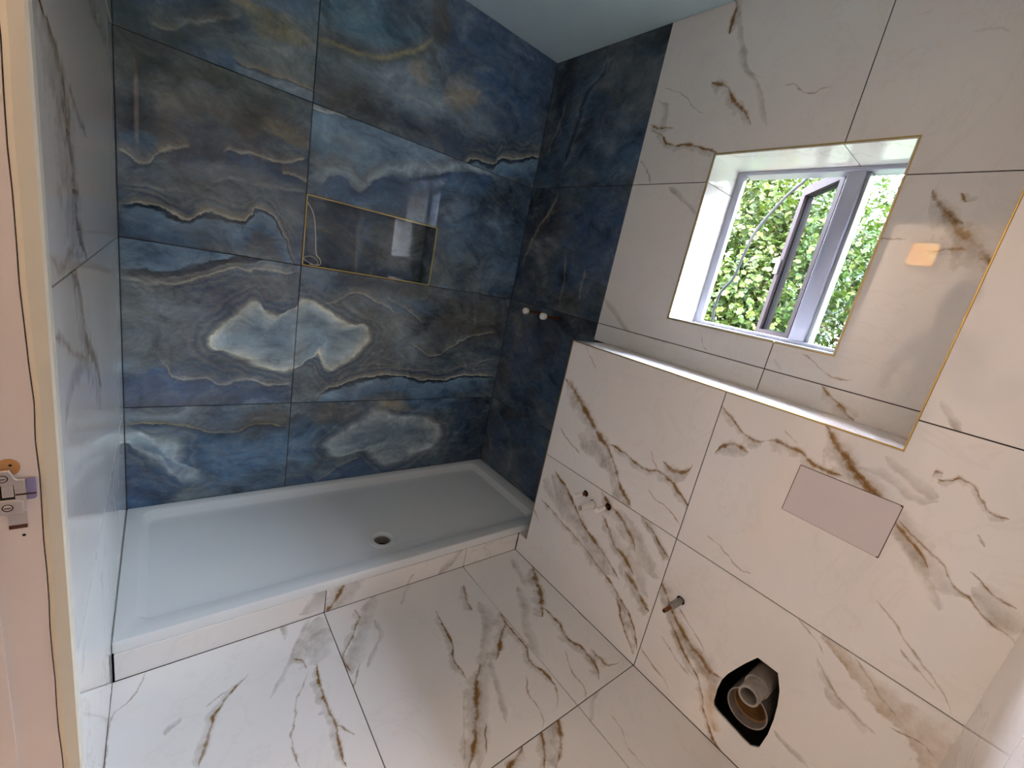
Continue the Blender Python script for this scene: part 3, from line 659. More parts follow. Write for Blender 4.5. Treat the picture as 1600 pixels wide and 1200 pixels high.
# ---------------------------------------------------------------- plain materials
M = {}
M['grout'] = simple('dark joint bed', (0.022, 0.019, 0.017), 0.9)
M['gold'] = simple('brushed brass trim', (0.50, 0.37, 0.12), 0.40, 1.0, 0.05, 80)
M['ceiling'] = simple('matt ceiling paint', (0.60, 0.80, 0.86), 0.75, 0, 0.03, 14, 0.05)
M['tray'] = simple('white acrylic', (0.80, 0.82, 0.82), 0.16, 0, 0.01, 5)
M['plastic'] = simple('white plastic', (0.90, 0.88, 0.82), 0.35, 0, 0.04, 60)
M['copper'] = simple('weathered copper pipe', (0.30, 0.11, 0.05), 0.38, 0.9, 0.35, 60)
M['black'] = simple('dark void', (0.008, 0.007, 0.006), 0.9)
M['greypipe'] = simple('scuffed grey plastic pipe', (0.30, 0.27, 0.24), 0.5, 0, 0.45, 55, 0.2)
M['soil'] = simple('brown soil pipe lining', (0.30, 0.17, 0.07), 0.35, 0, 0.4, 45)
M['steel'] = simple('brushed steel', (0.80, 0.79, 0.78), 0.30, 0.85, 0.06, 120)
M['film'] = simple('lilac protective film', (0.26, 0.24, 0.45), 0.3, 0, 0.08, 60)
M['pinkpaint'] = simple('old gloss door paint', (0.84, 0.77, 0.74), 0.38, 0, 0.05, 9, 0.12)
M['creampaint'] = simple('cream edge paint', (0.76, 0.75, 0.64), 0.45, 0, 0.05, 20, 0.1)
M['barewood'] = simple('bare orange wood', (0.55, 0.29, 0.11), 0.6, 0, 0.2, 70)
M['brownwood'] = simple('dark cut wood', (0.10, 0.035, 0.02), 0.8, 0, 0.3, 70)
M['board'] = simple('pale pink backed plate', (0.66, 0.60, 0.60), 0.4, 0, 0.015, 6)
M['upvc'] = simple('white window plastic', (0.16, 0.16, 0.165), 0.25, 0, 0.03, 10)
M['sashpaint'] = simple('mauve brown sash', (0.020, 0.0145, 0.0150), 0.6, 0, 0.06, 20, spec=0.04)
M['mullion'] = simple('grey lilac mullion', (0.26, 0.26, 0.31), 0.28, 0, 0.05, 15)
M['cable'] = simple('white flex', (0.78, 0.76, 0.72), 0.4, 0, 0.05)
M['outcable'] = simple('grey black overhead cable', (0.005, 0.0055, 0.006), 0.8, spec=0.1)
M['brick'] = simple('red brick', (0.36, 0.11, 0.06), 0.85, 0, 0.3, 40, 0.4)
M['mortar'] = simple('grey mortar', (0.36, 0.33, 0.29), 0.95, 0, 0.15, 60)
M['hall'] = simple('warm hall paint', (0.84, 0.79, 0.73), 0.7, 0, 0.03, 12)
M['hallfloor'] = simple('hall boards', (0.52, 0.40, 0.28), 0.5, 0, 0.2, 10)
M['bark'] = simple('tree bark', (0.12, 0.085, 0.055), 0.9, 0, 0.4, 25, 0.5)
M['grass'] = simple('rough lawn', (0.020, 0.027, 0.012), 0.95, 0, 0.5, 12)
M['leafdark'] = simple('shaded leaf mass', (0.025, 0.055, 0.012), 0.9, 0, 0.5, 3)
k = Nodes('thin window glass')
g = k.n('ShaderNodeBsdfGlossy'); g.inputs['Roughness'].default_value = 0.02
tr = k.n('ShaderNodeBsdfTransparent'); tr.inputs[0].default_value = (0.86, 0.92, 0.90, 1)
lw = k.n('ShaderNodeLayerWeight'); lw.inputs[0].default_value = 0.5
fz = k.m('MULTIPLY_ADD', k.m('POWER', lw.outputs['Facing'], 5.0), 0.5, 0.03)
mx = k.n('ShaderNodeMixShader'); k.put(mx.inputs[0], fz); k.t.links.new(tr.outputs[0], mx.inputs[1]); k.t.links.new(g.outputs[0], mx.inputs[2])
o_ = k.n('ShaderNodeOutputMaterial'); k.t.links.new(mx.outputs[0], o_.inputs[0])
M['glass'] = k.mat
def leaf_mat(name, a, b, c):
    k = Nodes(name)
    oi = k.n('ShaderNodeNewGeometry')
    col, _ = k.ramp(oi.outputs['Random Per Island'], [(0.0, a), (0.6, b), (1.0, c)])
    d = k.n('ShaderNodeBsdfPrincipled'); k.put(d.inputs['Base Color'], col); d.inputs['Roughness'].default_value = 0.45; d.inputs['Specular IOR Level'].default_value = 0.12
    t = k.n('ShaderNodeBsdfTranslucent'); k.put(t.inputs[0], k.mix(0.5, col, (0.018, 0.026, 0.002)))
    mx = k.n('ShaderNodeMixShader'); mx.inputs[0].default_value = 0.42
    k.t.links.new(d.outputs[0], mx.inputs[1]); k.t.links.new(t.outputs[0], mx.inputs[2])
    o = k.n('ShaderNodeOutputMaterial'); k.t.links.new(mx.outputs[0], o.inputs[0])
    return k.mat
M['leafa'] = leaf_mat('maple leaves', (0.006, 0.0145, 0.002), (0.0165, 0.0295, 0.004), (0.036, 0.044, 0.009))
M['leafb'] = leaf_mat('turning leaves', (0.007, 0.012, 0.0018), (0.017, 0.023, 0.004), (0.036, 0.018, 0.004))
k = Nodes('lit lamp glass')
nn, _ = k.noise(k.pos(), 14.0, 3.0)
em = k.n('ShaderNodeEmission'); cl, _ = k.ramp(nn, [(0.35, (1.0, 0.34, 0.05)), (0.65, (1.0, 0.62, 0.20))]); k.put(em.inputs[0], cl); em.inputs[1].default_value = 9.0
o_ = k.n('ShaderNodeOutputMaterial'); k.t.links.new(em.outputs[0], o_.inputs[0])
M['lamp'] = k.mat

# ---------------------------------------------------------------- mesh helpers
def tag(o, label=None, cat=None, group=None, kind=None):
    if label: o['label'] = label
    if cat: o['category'] = cat
    if group: o['group'] = group
    if kind: o['kind'] = kind
    return o

def mesh_obj(name, verts, faces, mat, parent=None, origin=None, smooth=False):
    vs = [Vector(v) for v in verts]
    if origin is None:
        lo = Vector([min(v[i] for v in vs) for i in range(3)]); hi = Vector([max(v[i] for v in vs) for i in range(3)])
        origin = Vector(((lo.x + hi.x) / 2, (lo.y + hi.y) / 2, lo.z))
    origin = Vector(origin)
    me = bpy.data.meshes.new(name)
    me.from_pydata([tuple(v - origin) for v in vs], [], faces)
    bm = bmesh.new(); bm.from_mesh(me)
    bmesh.ops.recalc_face_normals(bm, faces=bm.faces)
    bm.to_mesh(me); bm.free()
    if smooth:
        for p in me.polygons: p.use_smooth = True
    me.materials.append(mat)
    o = bpy.data.objects.new(name, me)
    COL.objects.link(o)
    if parent is not None:
        o.parent = parent
        po = Vector((0, 0, 0)); q = parent
        while q is not None: po += q.location; q = q.parent
        o.location = origin - po
    else:
        o.location = origin
    return o

def empty(name, loc):
    o = bpy.data.objects.new(name, None)
    o.empty_display_size = 0.05
    COL.objects.link(o); o.location = loc
    return o

class MB:
    def __init__(s): s.v = []; s.f = []
    def add(s, vs, fs):
        n = len(s.v); s.v += [tuple(v) for v in vs]; s.f += [tuple(i + n for i in f) for f in fs]
        return s
    def box(s, x0, x1, y0, y1, z0, z1):
        x0, x1 = sorted((x0, x1)); y0, y1 = sorted((y0, y1)); z0, z1 = sorted((z0, z1))
        return s.add([(x0, y0, z0), (x1, y0, z0), (x1, y1, z0), (x0, y1, z0), (x0, y0, z1), (x1, y0, z1), (x1, y1, z1), (x0, y1, z1)],
                     [(0, 3, 2, 1), (4, 5, 6, 7), (0, 1, 5, 4), (1, 2, 6, 5), (2, 3, 7, 6), (3, 0, 4, 7)])
    def bbox(s, x0, x1, y0, y1, z0, z1, b=0.003):
        bm = bmesh.new()
        t = MB().box(x0, x1, y0, y1, z0, z1)
        vs = [bm.verts.new(v) for v in t.v]
        for f in t.f: bm.faces.new([vs[i] for i in f])
        bmesh.ops.bevel(bm, geom=list(bm.edges), offset=b, segments=2, profile=0.5, affect='EDGES')
        bm.verts.index_update()
        s.add([v.co for v in bm.verts], [[v.index for v in f.verts] for f in bm.faces]); bm.free()
        return s
    def tube(s, path, r, n=12, caps=True):
        P = [Vector(p) for p in path]
        rr = r if isinstance(r, (list, tuple)) else [r] * len(P)
        up = Vector((0.31, 0.22, 0.92)); rings = []
        for i, p in enumerate(P):
            t = (P[min(i + 1, len(P) - 1)] - P[max(i - 1, 0)])
            if t.length < 1e-9: t = (P[-1] - P[0])
            t.normalize()
            a = t.cross(up)
            if a.length < 0.1: a = t.cross(Vector((1, 0, 0)))
            a.normalize(); b = t.cross(a); up = a.cross(t) if False else up
            rings.append([p + rr[i] * (math.cos(2 * math.pi * j / n) * a + math.sin(2 * math.pi * j / n) * b) for j in range(n)])
        vs = [v for r_ in rings for v in r_]
        fs = [(i * n + j, i * n + (j + 1) % n, (i + 1) * n + (j + 1) % n, (i + 1) * n + j) for i in range(len(P) - 1) for j in range(n)]
        if caps: fs += [tuple(range(n))[::-1], tuple((len(P) - 1) * n + j for j in range(n))]
        return s.add(vs, fs)
    def build(s, name, mat, parent=None, origin=None, smooth=False): return mesh_obj(name, s.v, s.f, mat, parent, origin, smooth)

def spline(pts, n=6):
    P = [Vector(p) for p in pts]; out = []
    for i in range(len(P) - 1):
        a, b, c, d = P[max(i - 1, 0)], P[i], P[i + 1], P[min(i + 2, len(P) - 1)]
        for j in range(n):
            t = j / n
            out.append(0.5 * ((2 * b) + (c - a) * t + (2 * a - 5 * b + 4 * c - d) * t * t + (3 * b - a - 3 * c + d) * t ** 3))
    out.append(P[-1])
    return out

def smooth_by_angle(o, deg=35):
    for p in o.data.polygons: p.use_smooth = True
    bm = bmesh.new(); bm.from_mesh(o.data)
    for e in bm.edges:
        if len(e.link_faces) == 2 and e.calc_face_angle(0) > math.radians(deg): e.smooth = False
    bm.to_mesh(o.data); bm.free()
    return o

# a plane's (u, v, depth behind the face) -> world
P3 = {
    'R': lambda u, v, d: (W + d, u, v), 'S': lambda u, v, d: (W + d, u, v), 'F': lambda u, v, d: (F + d, u, v),
    'L': lambda u, v, d: (-d, u, v), 'B': lambda u, v, d: (u, d, v), 'Z': lambda u, v, d: (u, YF + d, v),
    'G': lambda u, v, d: (u, v, -d), 'E': lambda u, v, d: (u, YE - d, v), 'T': lambda u, v, d: (u, v, ZL - d),
    'N': lambda u, v, d: (u, ND + d, v),
}
GAP, TH = 0.0015, 0.006
def inset(poly, g):
    n = len(poly); out = []
    area = sum(poly[i][0] * poly[(i + 1) % n][1] - poly[(i + 1) % n][0] * poly[i][1] for i in range(n))
    sg = 1 if area > 0 else -1
    for i in range(n):
        p0, p1, p2 = Vector(poly[i - 1]), Vector(poly[i]), Vector(poly[(i + 1) % n])
        a = (p1 - p0).normalized(); b = (p2 - p1).normalized()
        na = Vector((-a.y, a.x)) * sg; nb = Vector((-b.y, b.x)) * sg
        m = (na + nb); q = p1 + m * (g / max(0.25, m.dot(na)))
        out.append((q.x, q.y))
    return out

def slab(fn, poly, holes=(), th=TH, front=0.0, cham=0.0):
    """prism: outline (u,v) with holes, face at depth `front`, back at front+th"""
    mb = MB()
    loops = [list(poly)] + [list(h) for h in holes]
    def cap(ls, d, flip):
        flat = [p for l in ls for p in l]
        tris = tessellate_polygon([[Vector((a, b, 0)) for a, b in l] for l in ls])
        mb.add([fn(a, b, d) for a, b in flat], [t if not flip else t[::-1] for t in tris])
    face = [inset(loops[0], cham)] + loops[1:] if cham else loops
    cap(face, front, False); cap(loops, front + th, True)
    for i, l in enumerate(loops):
        n = len(l)
        rings = [(face[i], front)] + ([(l, front + cham)] if cham and i == 0 else []) + [(l, front + th)]
        for (la, da), (lb, db) in zip(rings, rings[1:]):
            mb.add([fn(a, b, da) for a, b in la] + [fn(a, b, db) for a, b in lb], [(j, (j + 1) % n, n + (j + 1) % n, n + j) for j in range(n)])
    return mb

def weld(o, d=1e-5):
    bm = bmesh.new(); bm.from_mesh(o.data)
    bmesh.ops.remove_doubles(bm, verts=bm.verts, dist=d)
    bmesh.ops.recalc_face_normals(bm, faces=bm.faces)
    bm.to_mesh(o.data); bm.free()
    return o

def rect(u0, u1, v0, v1):
    u0, u1 = sorted((u0, u1)); v0, v1 = sorted((v0, v1))
    return [(u0, v0), (u1, v0), (u1, v1), (u0, v1)]

def circ(cu, cv, r, n=20):
    return [(cu + r * math.cos(2 * math.pi * i / n), cv + r * math.sin(2 * math.pi * i / n)) for i in range(n)]

_seed = [0]
def tile(parent, plane, poly, key, blue=False, holes=(), mat=None):
    _seed[0] += 1
    if mat is None:
        mat = (blue_tile if blue else white_tile)(('onyx ' if blue else 'marble ') + key, key, plane, _seed[0])
    o = slab(P3[plane], inset(poly, GAP), holes, cham=0.0 if plane == 'L' else 0.0005).build('tile', mat, parent)
    return weld(o)

def setting(o, label, cat): return tag(o, label, cat, kind='structure')

# ---------------------------------------------------------------- setting
SB = TH - 0.002        # bed face behind the tile face
# blue wall
mb = MB()
mb.box(-0.12, NX0 - .001, SB, .25, 0, ZC + .1).box(NX1 + .001, W + .3, SB, .25, 0, ZC + .1).box(NX0 - .001, NX1 + .001, SB, .25, 0, NZ0 - .001).box(NX0 - .001, NX1 + .001, SB, .25, NZ1 + .001, ZC + .1).box(NX0 - .001, NX1 + .001, ND + SB, .25, NZ0 - .001, NZ1 + .001)
wb = setting(mb.build('wall_back', M['grout']), 'blue and brown onyx tiled wall behind the shower tray', 'wall')
tile(wb, 'B', rect(0, XV, H1, ZC), 'BTL', True); tile(wb, 'B', rect(XV, W, H1, ZC), 'BTR', True)
tile(wb, 'B', rect(0, XV, H2, H1), 'BML', True)
tile(wb, 'B', [(XV, NZ1 + .0005), (NX1 + .0005, NZ1 + .0005), (NX1 + .0005, H2), (W, H2), (W, H1), (XV, H1)], 'BMR', True)
tile(wb, 'B', rect(0, XV, H3, H2), 'B2L', True); tile(wb, 'B', rect(XV, W, H3, H2), 'B2R', True)
tile(wb, 'B', rect(0, XV, ZT - .03, H3), 'B1L', True); tile(wb, 'B', rect(XV, W, ZT - .03, H3), 'B1R', True)
# niche lining
nm_ = blue_tile('onyx niche', 'NICHE', 'B', 77)
tile(wb, 'N', rect(NX0, NX1, NZ0, NZ1), 'NICHE', mat=nm_)
for q in (MB().box(NX0 - .001, NX0 + TH, .002, ND, NZ0, NZ1), MB().box(NX1 - TH, NX1 + .001, .002, ND, NZ0, NZ1), MB().box(NX0 + TH, NX1 - TH, .002, ND, NZ0 - .001, NZ0 + TH - .002), MB().box(NX0 + TH, NX1 - TH, .002, ND, NZ1 - TH, NZ1 + .001)):
    q.build('tile', nm_, wb)

# right wall with the window opening
OW = 1.88
mb = MB()
x0 = W + SB
mb.box(x0, OW, SB, WY0 + .001, 0, ZC + .1).box(x0, OW, WY1 - .001, YE - .2, 0, ZC + .1).box(x0, OW, WY0 + .001, WY1 - .001, 0, WZ0 - .001).box(x0, OW, WY0 + .001, WY1 - .001, WZ1 + .001, ZC + .1)
wr = setting(mb.build('wall_right', M['grout']), 'right hand wall with a blue tiled strip then white marble tiles around a small window', 'wall')
hb = [circ(-.275, 1.112, .011, 14), circ(-.425, 1.1125, .011, 14)]
tile(wr, 'S', rect(0, YB, H1, ZC), 'ST', True); tile(wr, 'S', rect(0, YB, H2, H1), 'SM', True)
tile(wr, 'S', rect(0, YB, H3, H2), 'SL', True, holes=hb); tile(wr, 'S', rect(0, YB, ZT - .03, H3), 'SB', True)
tile(wr, 'R', [(YB, H1), (YB, ZC), (YM, ZC), (YM, WZ1), (WY0, WZ1), (WY0, H1)], 'RT1')
tile(wr, 'R', [(YM, WZ1), (YM, ZC), (Y1, ZC), (Y1, H1), (WY1, H1), (WY1, WZ1)], 'RT2')
tile(wr, 'R', [(YB, H2), (YB, H1), (WY0, H1), (WY0, WZ0), (YM, WZ0), (YM, H2)], 'RM1')
tile(wr, 'R', [(YM, H2), (YM, WZ0), (WY1, WZ0), (WY1, H1), (Y1, H1), (Y1, H2)], 'RM2')
tile(wr, 'R', rect(YB, YM, ZL - .003, H2), 'RB1'); tile(wr, 'R', rect(YM, Y1, ZL - .003, H2), 'RB2')
# window reveals: the tile courses return into the opening
rvm = white_tile('marble reveal', 'REV', 'R', 41)
for q in (MB().box(W + .002, 1.862, WY0 + .001, WY0 - TH + .002, WZ0, H1 - GAP), MB().box(W + .002, 1.862, WY0 + .001, WY0 - TH + .002, H1 + GAP, WZ1),
          MB().box(W + .002, 1.862, WY1 - .001, WY1 + TH - .002, WZ0, H1 - GAP), MB().box(W + .002, 1.862, WY1 - .001, WY1 + TH - .002, H1 + GAP, WZ1),
          MB().box(W + .002, 1.862, WY0 - TH + .002, YM + GAP, WZ1 - TH + .002, WZ1 + .001), MB().box(W + .002, 1.862, YM - GAP, WY1 + TH - .002, WZ1 - TH + .002, WZ1 + .001),
          MB().box(W + .002, 1.862, WY0 - TH + .002, YM + GAP, WZ0 - .001, WZ0 + TH - .002), MB().box(W + .002, 1.862, YM - GAP, WY1 + TH - .002, WZ0 - .001, WZ0 + TH - .002)):
    q.build('tile', rvm, wr)

# boxed-in lower wall with the ledge, full height past the recess
hole = [(-1.726, .359), (-1.781, .359), (-1.8, .315), (-1.809, .27), (-1.814, .226), (-1.8155, .17), (-1.810, .112), (-1.79, .094), (-1.766, .0955), (-1.685, .109), (-1.673, .115), (-1.668, .127), (-1.664, .17), (-1.666, .212), (-1.675, .246), (-1.689, .28), (-1.705, .317)]
c3 = [circ(-1.003, .486, .0135, 16), circ(-1.049, .463, .0190, 20), circ(-1.119, .494, .0145, 16)]
ci = [circ(-1.478, .353, .015, 16)]
wl_poly = [(Y0, 0), (Y0, ZL - .004), (Y1, ZL - .004), (Y1, ZC + .05), (YE - .1, ZC + .05), (YE - .1, 0)]
mb = slab(P3['F'], wl_poly, [inset(hole, -.004)] + [circ(-1.003, .486, .015, 14), circ(-1.049, .463, .021, 18), circ(-1.119, .494, .016, 14), circ(-1.478, .353, .017, 16)], .014, SB)
mb.box(F + SB, W + .002, Y0, YM, ZL - .022, ZL - SB).box(F + SB, W + .002, YM, Y1, ZL - .022, ZL - SB)       # ledge board
mb.box(F + .018, W + .002, Y0 - SB, Y0 - .018, 0, ZL - .004)                     # left return
mb.box(F + .018, W + .002, Y1 - SB, Y1 - .02, ZL - .03, ZC + .05)               # recess return
wl = setting(mb.build('wall_ledge', M['grout']), 'lower boxed-in white marble wall with a ledge on top, carrying the pipes', 'wall')
tile(wl, 'F', [(YF - .002, 0), (YF - .002, ZR + .003), (Y0, ZR + .003), (Y0, H3), (YM, H3), (YM, 0)], 'FL1', holes=c3)
tile(wl, 'F', rect(Y0, YM, H3, ZL - .001), 'FU1')
tile(wl, 'F', rect(YM, YE - .004, 0, H3), 'FL2', holes=ci + [hole])
tile(wl, 'F', [(YM, H3), (YM, ZL - .001), (Y1, ZL - .001), (Y1, H2), (YE - .004, H2), (YE - .004, H3)], 'FU2')
tile(wl, 'F', rect(Y1, YE - .004, H2, H1), 'FT2'); tile(wl, 'F', rect(Y1, YE - .004, H1, ZC), 'FT3')
tile(wl, 'T', rect(F + .002, W - .002, Y0, YM), 'LEDGE1'); tile(wl, 'T', rect(F + .002, W - .002, YM, Y1), 'LEDGE2')
MB().box(F + .006, W, Y0 + .001, Y0 - TH + .002, ZR + .004, ZL - .006).build('tile', rvm, wl)
MB().box(F + TH, W, YF + .003, Y0 - .001, .06, ZR + .002).build('tile', rvm, wl)
MB().box(F + .006, W, Y1 + .001, Y1 - TH + .002, ZL, H1 - GAP).build('tile', rvm, wl)
MB().box(F + .006, W, Y1 + .001, Y1 - TH + .002, H1 + GAP, ZC).build('tile', rvm, wl)

# left wall, doorway and hall
mb = MB()
mb.box(-SB, -.10, SB, YD0 + .002, 0, ZC + .1).box(-SB, -.10, YD1, YE - .1, 0, ZC + .1).box(-SB, -.10, YD0 + .002, YD1, ZD + .03, ZC + .1)
wlf = setting(mb.build('wall_left', M['grout']), 'polished white marble wall at the left end of the shower, up to the doorway', 'wall')
for z0, z1, key in ((0, H3, 'L1'), (H3, H2, 'L2'), (H2, H1, 'L3'), (H1, ZC, 'L4')):
    tile(wlf, 'L', rect(0, YD0, z0, z1), key)
tile(wlf, 'L', rect(YD0, YE, ZD + .03, ZC), 'L5'); tile(wlf, 'L', rect(YD1, YE, 0, ZD + .03), 'L6')
# front wall
mb = MB().box(-.2, OW, YE - SB, YE - .12, 0, ZC + .1)
wf = setting(mb.build('wall_front', M['grout']), 'white marble end wall at the lower right edge', 'wall')
for i, (z0, z1) in enumerate(((0, H3), (H3, H2), (H2, H1), (H1, ZC))):
    tile(wf, 'E', rect(F + .0013, 1.035, z0, z1), 'E%d' % i); tile(wf, 'E', rect(1.035, 0, z0, z1), 'EE%d' % i)

# floor and riser
fl = setting(MB().box(-.1, OW, .2, YE - .12, -.08, -SB).build('floor', M['grout']), 'white marble tiled floor with gold and grey veins', 'floor')
tile(fl, 'G', rect(-.001, .549, YF - .0005, -1.400), 'G1'); tile(fl, 'G', rect(.549, 1.135, YF, -1.400), 'G2'); tile(fl, 'G', rect(1.135, F, YF, -1.400), 'G3')
tile(fl, 'H', rect(0, .549, -1.400, YE), 'H1') if False else tile(fl, 'G', rect(0, .549, -1.400, YE), 'H1')
tile(fl, 'G', rect(.549, 1.135, -1.400, YE), 'H2'); tile(fl, 'G', rect(1.135, F, -1.400, YE), 'H3')
rs = setting(MB().box(0.004, F, YF + SB, YF + .03, 0, ZR - .006).build('trim_riser', M['grout']), 'low marble upstand below the front edge of the shower tray', 'upstand')
tile(rs, 'Z', rect(.0035, .550, -.001, ZR + .001), 'Z1'); tile(rs, 'Z', rect(.550, 1.138, -.001, ZR + .001), 'Z2'); tile(rs, 'Z', rect(1.138, F - .001, -.001, ZR + .001), 'Z3')
# ceiling
setting(MB().box(-.12, OW, .25, YE - .12, ZC, ZC + .1).build('ceiling', M['ceiling']), 'blue grey painted flat ceiling', 'ceiling')
for px, py in ((1.60, -.33), (1.655, -.655), (1.64, -.5)):
    pass

# brass trims
def trim(n, mb, label): return setting(mb.build('trim_%d' % n, M['gold']), label, 'trim')
t = .0032
def frame_x(x0, x1, y0, y1, z0, z1, w):
    return MB().box(x0, x1, y0 + w, y0, z0 - w, z1 + w).box(x0, x1, y1, y1 - w, z0 - w, z1 + w).box(x0, x1, y0, y1, z1, z1 + w).box(x0, x1, y0, y1, z0 - w, z0)
trim(1, frame_x(W - .0012, W + .01, WY0, WY1, WZ0, WZ1, t), 'thin brass edging around the window opening')
trim(2, MB().box(F - .0012, F + .006, Y0, Y1 + .0, ZL - .001, ZL + .0022), 'thin brass edging along the front of the ledge')
trim(3, MB().box(F - .0008, F + .008, Y1 - .001, Y1 + .0018, ZL - .001, ZC), 'upright brass edging at the right side of the recess')
trim(4, MB().box(NX0, NX0 + .004, -.0012, .012, NZ0, NZ1).box(NX1 - .004, NX1, -.0012, .012, NZ0, NZ1).box(NX0, NX1, -.0012, .012, NZ1 - .004, NZ1).box(NX0, NX1, -.0012, .012, NZ0, NZ0 + .004), 'brass edging around the niche in the blue wall')
trim(5, MB().box(F - .001, F + .005, Y0 - .0005, Y0 + .0016, ZR + .006, ZL), 'thin edging down the left end of the boxed-in wall')

# ---------------------------------------------------------------- window
wy0, wy1, wz0, wz1 = WY0 - .0045, WY1 + .0045, WZ0 + .0045, WZ1 - .0045
fr_ = MB()
fr_.bbox(1.858, 1.886, wy0, wy0 - .030, wz0, wz1, .004).bbox(1.858, 1.925, wy1 + .028, wy1, wz0, wz1, .004)
fr_.bbox(1.858, 1.925, wy0 - .030, wy1 + .028, wz0, wz0 + .012, .003).bbox(1.858, 1.925, wy0 - .030, wy1 + .028, wz1 - .014, wz1, .003)
win = setting(fr_.build('window_1', M['mullion']), 'small window with an open casement looking out on green trees', 'window')
mu = MB().bbox(1.862, 1.93, -1.372, -1.424, wz0 + .004, wz1 - .004, .008)
smooth_by_angle(mu.build('mullion', M['mullion'], win))
MB().bbox(1.872, 1.935, -1.4245, -1.436, wz0 + .012, wz1 - .014, .002).build('glazing_bead', M['upvc'], win)
MB().box(1.90, 1.904, -1.434, wy1 + .028, wz0 + .012, wz1 - .014).build('pane', M['glass'], win)
# open casement hinged at the mullion, built along a slanting line
hx, hy, ex, ey = 1.925, -1.372, 2.17, -1.157
dx, dy = ex - hx, ey - hy; L = math.hypot(dx, dy); dx /= L; dy /= L; nx, ny = dy, -dx
def sb(a0, a1, n0, n1, z0, z1):
    q = [(hx + dx * a + nx * n, hy + dy * a + ny * n) for a, n in ((a0, n0), (a1, n0), (a1, n1), (a0, n1))]
    return [(x, y, z0) for x, y in q] + [(x, y, z1) for x, y in q], [(0, 3, 2, 1), (4, 5, 6, 7), (0, 1, 5, 4), (1, 2, 6, 5), (2, 3, 7, 6), (3, 0, 4, 7)]
sz0, sz1 = wz0 - .01, wz1 + .02
s_ = MB()
s_.add(*sb(.004, .036, -.02, .02, sz0, sz1)).add(*sb(L - .036, L, -.02, .02, sz0, sz1)).add(*sb(.036, L - .036, -.02, .02, sz0, sz0 + .036)).add(*sb(.036, L - .036, -.02, .02, sz1 - .036, sz1))
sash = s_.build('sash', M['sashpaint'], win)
MB().add(*sb(.03, L - .03, -.003, .003, sz0 + .03, sz1 - .03)).build('pane', M['glass'], sash)
gk = MB().add(*sb(.036, .041, -.005, .005, sz0 + .036, sz1 - .036)).add(*sb(L - .041, L - .036, -.005, .005, sz0 + .036, sz1 - .036)).add(*sb(.041, L - .041, -.005, .005, sz0 + .036, sz0 + .041)).add(*sb(.041, L - .041, -.005, .005, sz1 - .041, sz1 - .036))
gk.build('gasket', M['outcable'], sash)
hd = MB().add(*sb(L - .026, L - .008, -.032, -.02, 1.50, 1.56)).add(*sb(L - .034, L - .0, -.045, -.032, 1.545, 1.562))
hd.build('handle', M['steel'], sash)
# brick cheeks outside
ob = MB().box(OW + .001, OW + .05, .3, WY0 + .058, -.3, 2.6).box(OW + .001, OW + .05, WY1 - .058, YE - .3, -.3, 2.6).box(OW + .001, OW + .05, WY0 + .058, WY1 - .058, -.3, WZ0 - .02).box(OW + .001, OW + .05, WY0 + .058, WY1 - .058, WZ1 + .02, 2.6)
wo_ = setting(ob.build('wall_outside', M['mortar']), 'outer red brick skin seen edge-on beside the window', 'wall')
proto = None
for side, yc in ((0, WY0 + .172), (1, WY1 - .172)):
    for i in range(12):
        z = 1.02 + i * .075
        ln = .107 if i % 2 == 0 else .107
        if proto is None:
            proto = MB().bbox(-.045, .045, -ln, ln, 0, .065, .003).build('brick', M['brick'], wo_, origin=(0, 0, 0)); b_ = proto
        else:
            b_ = proto.copy(); COL.objects.link(b_); b_.parent = wo_
        b_.location = Vector((OW + .05 + .04 + (.002 if i % 3 else .0), yc + (.002 if i % 2 else -.002), z)) - wo_.location

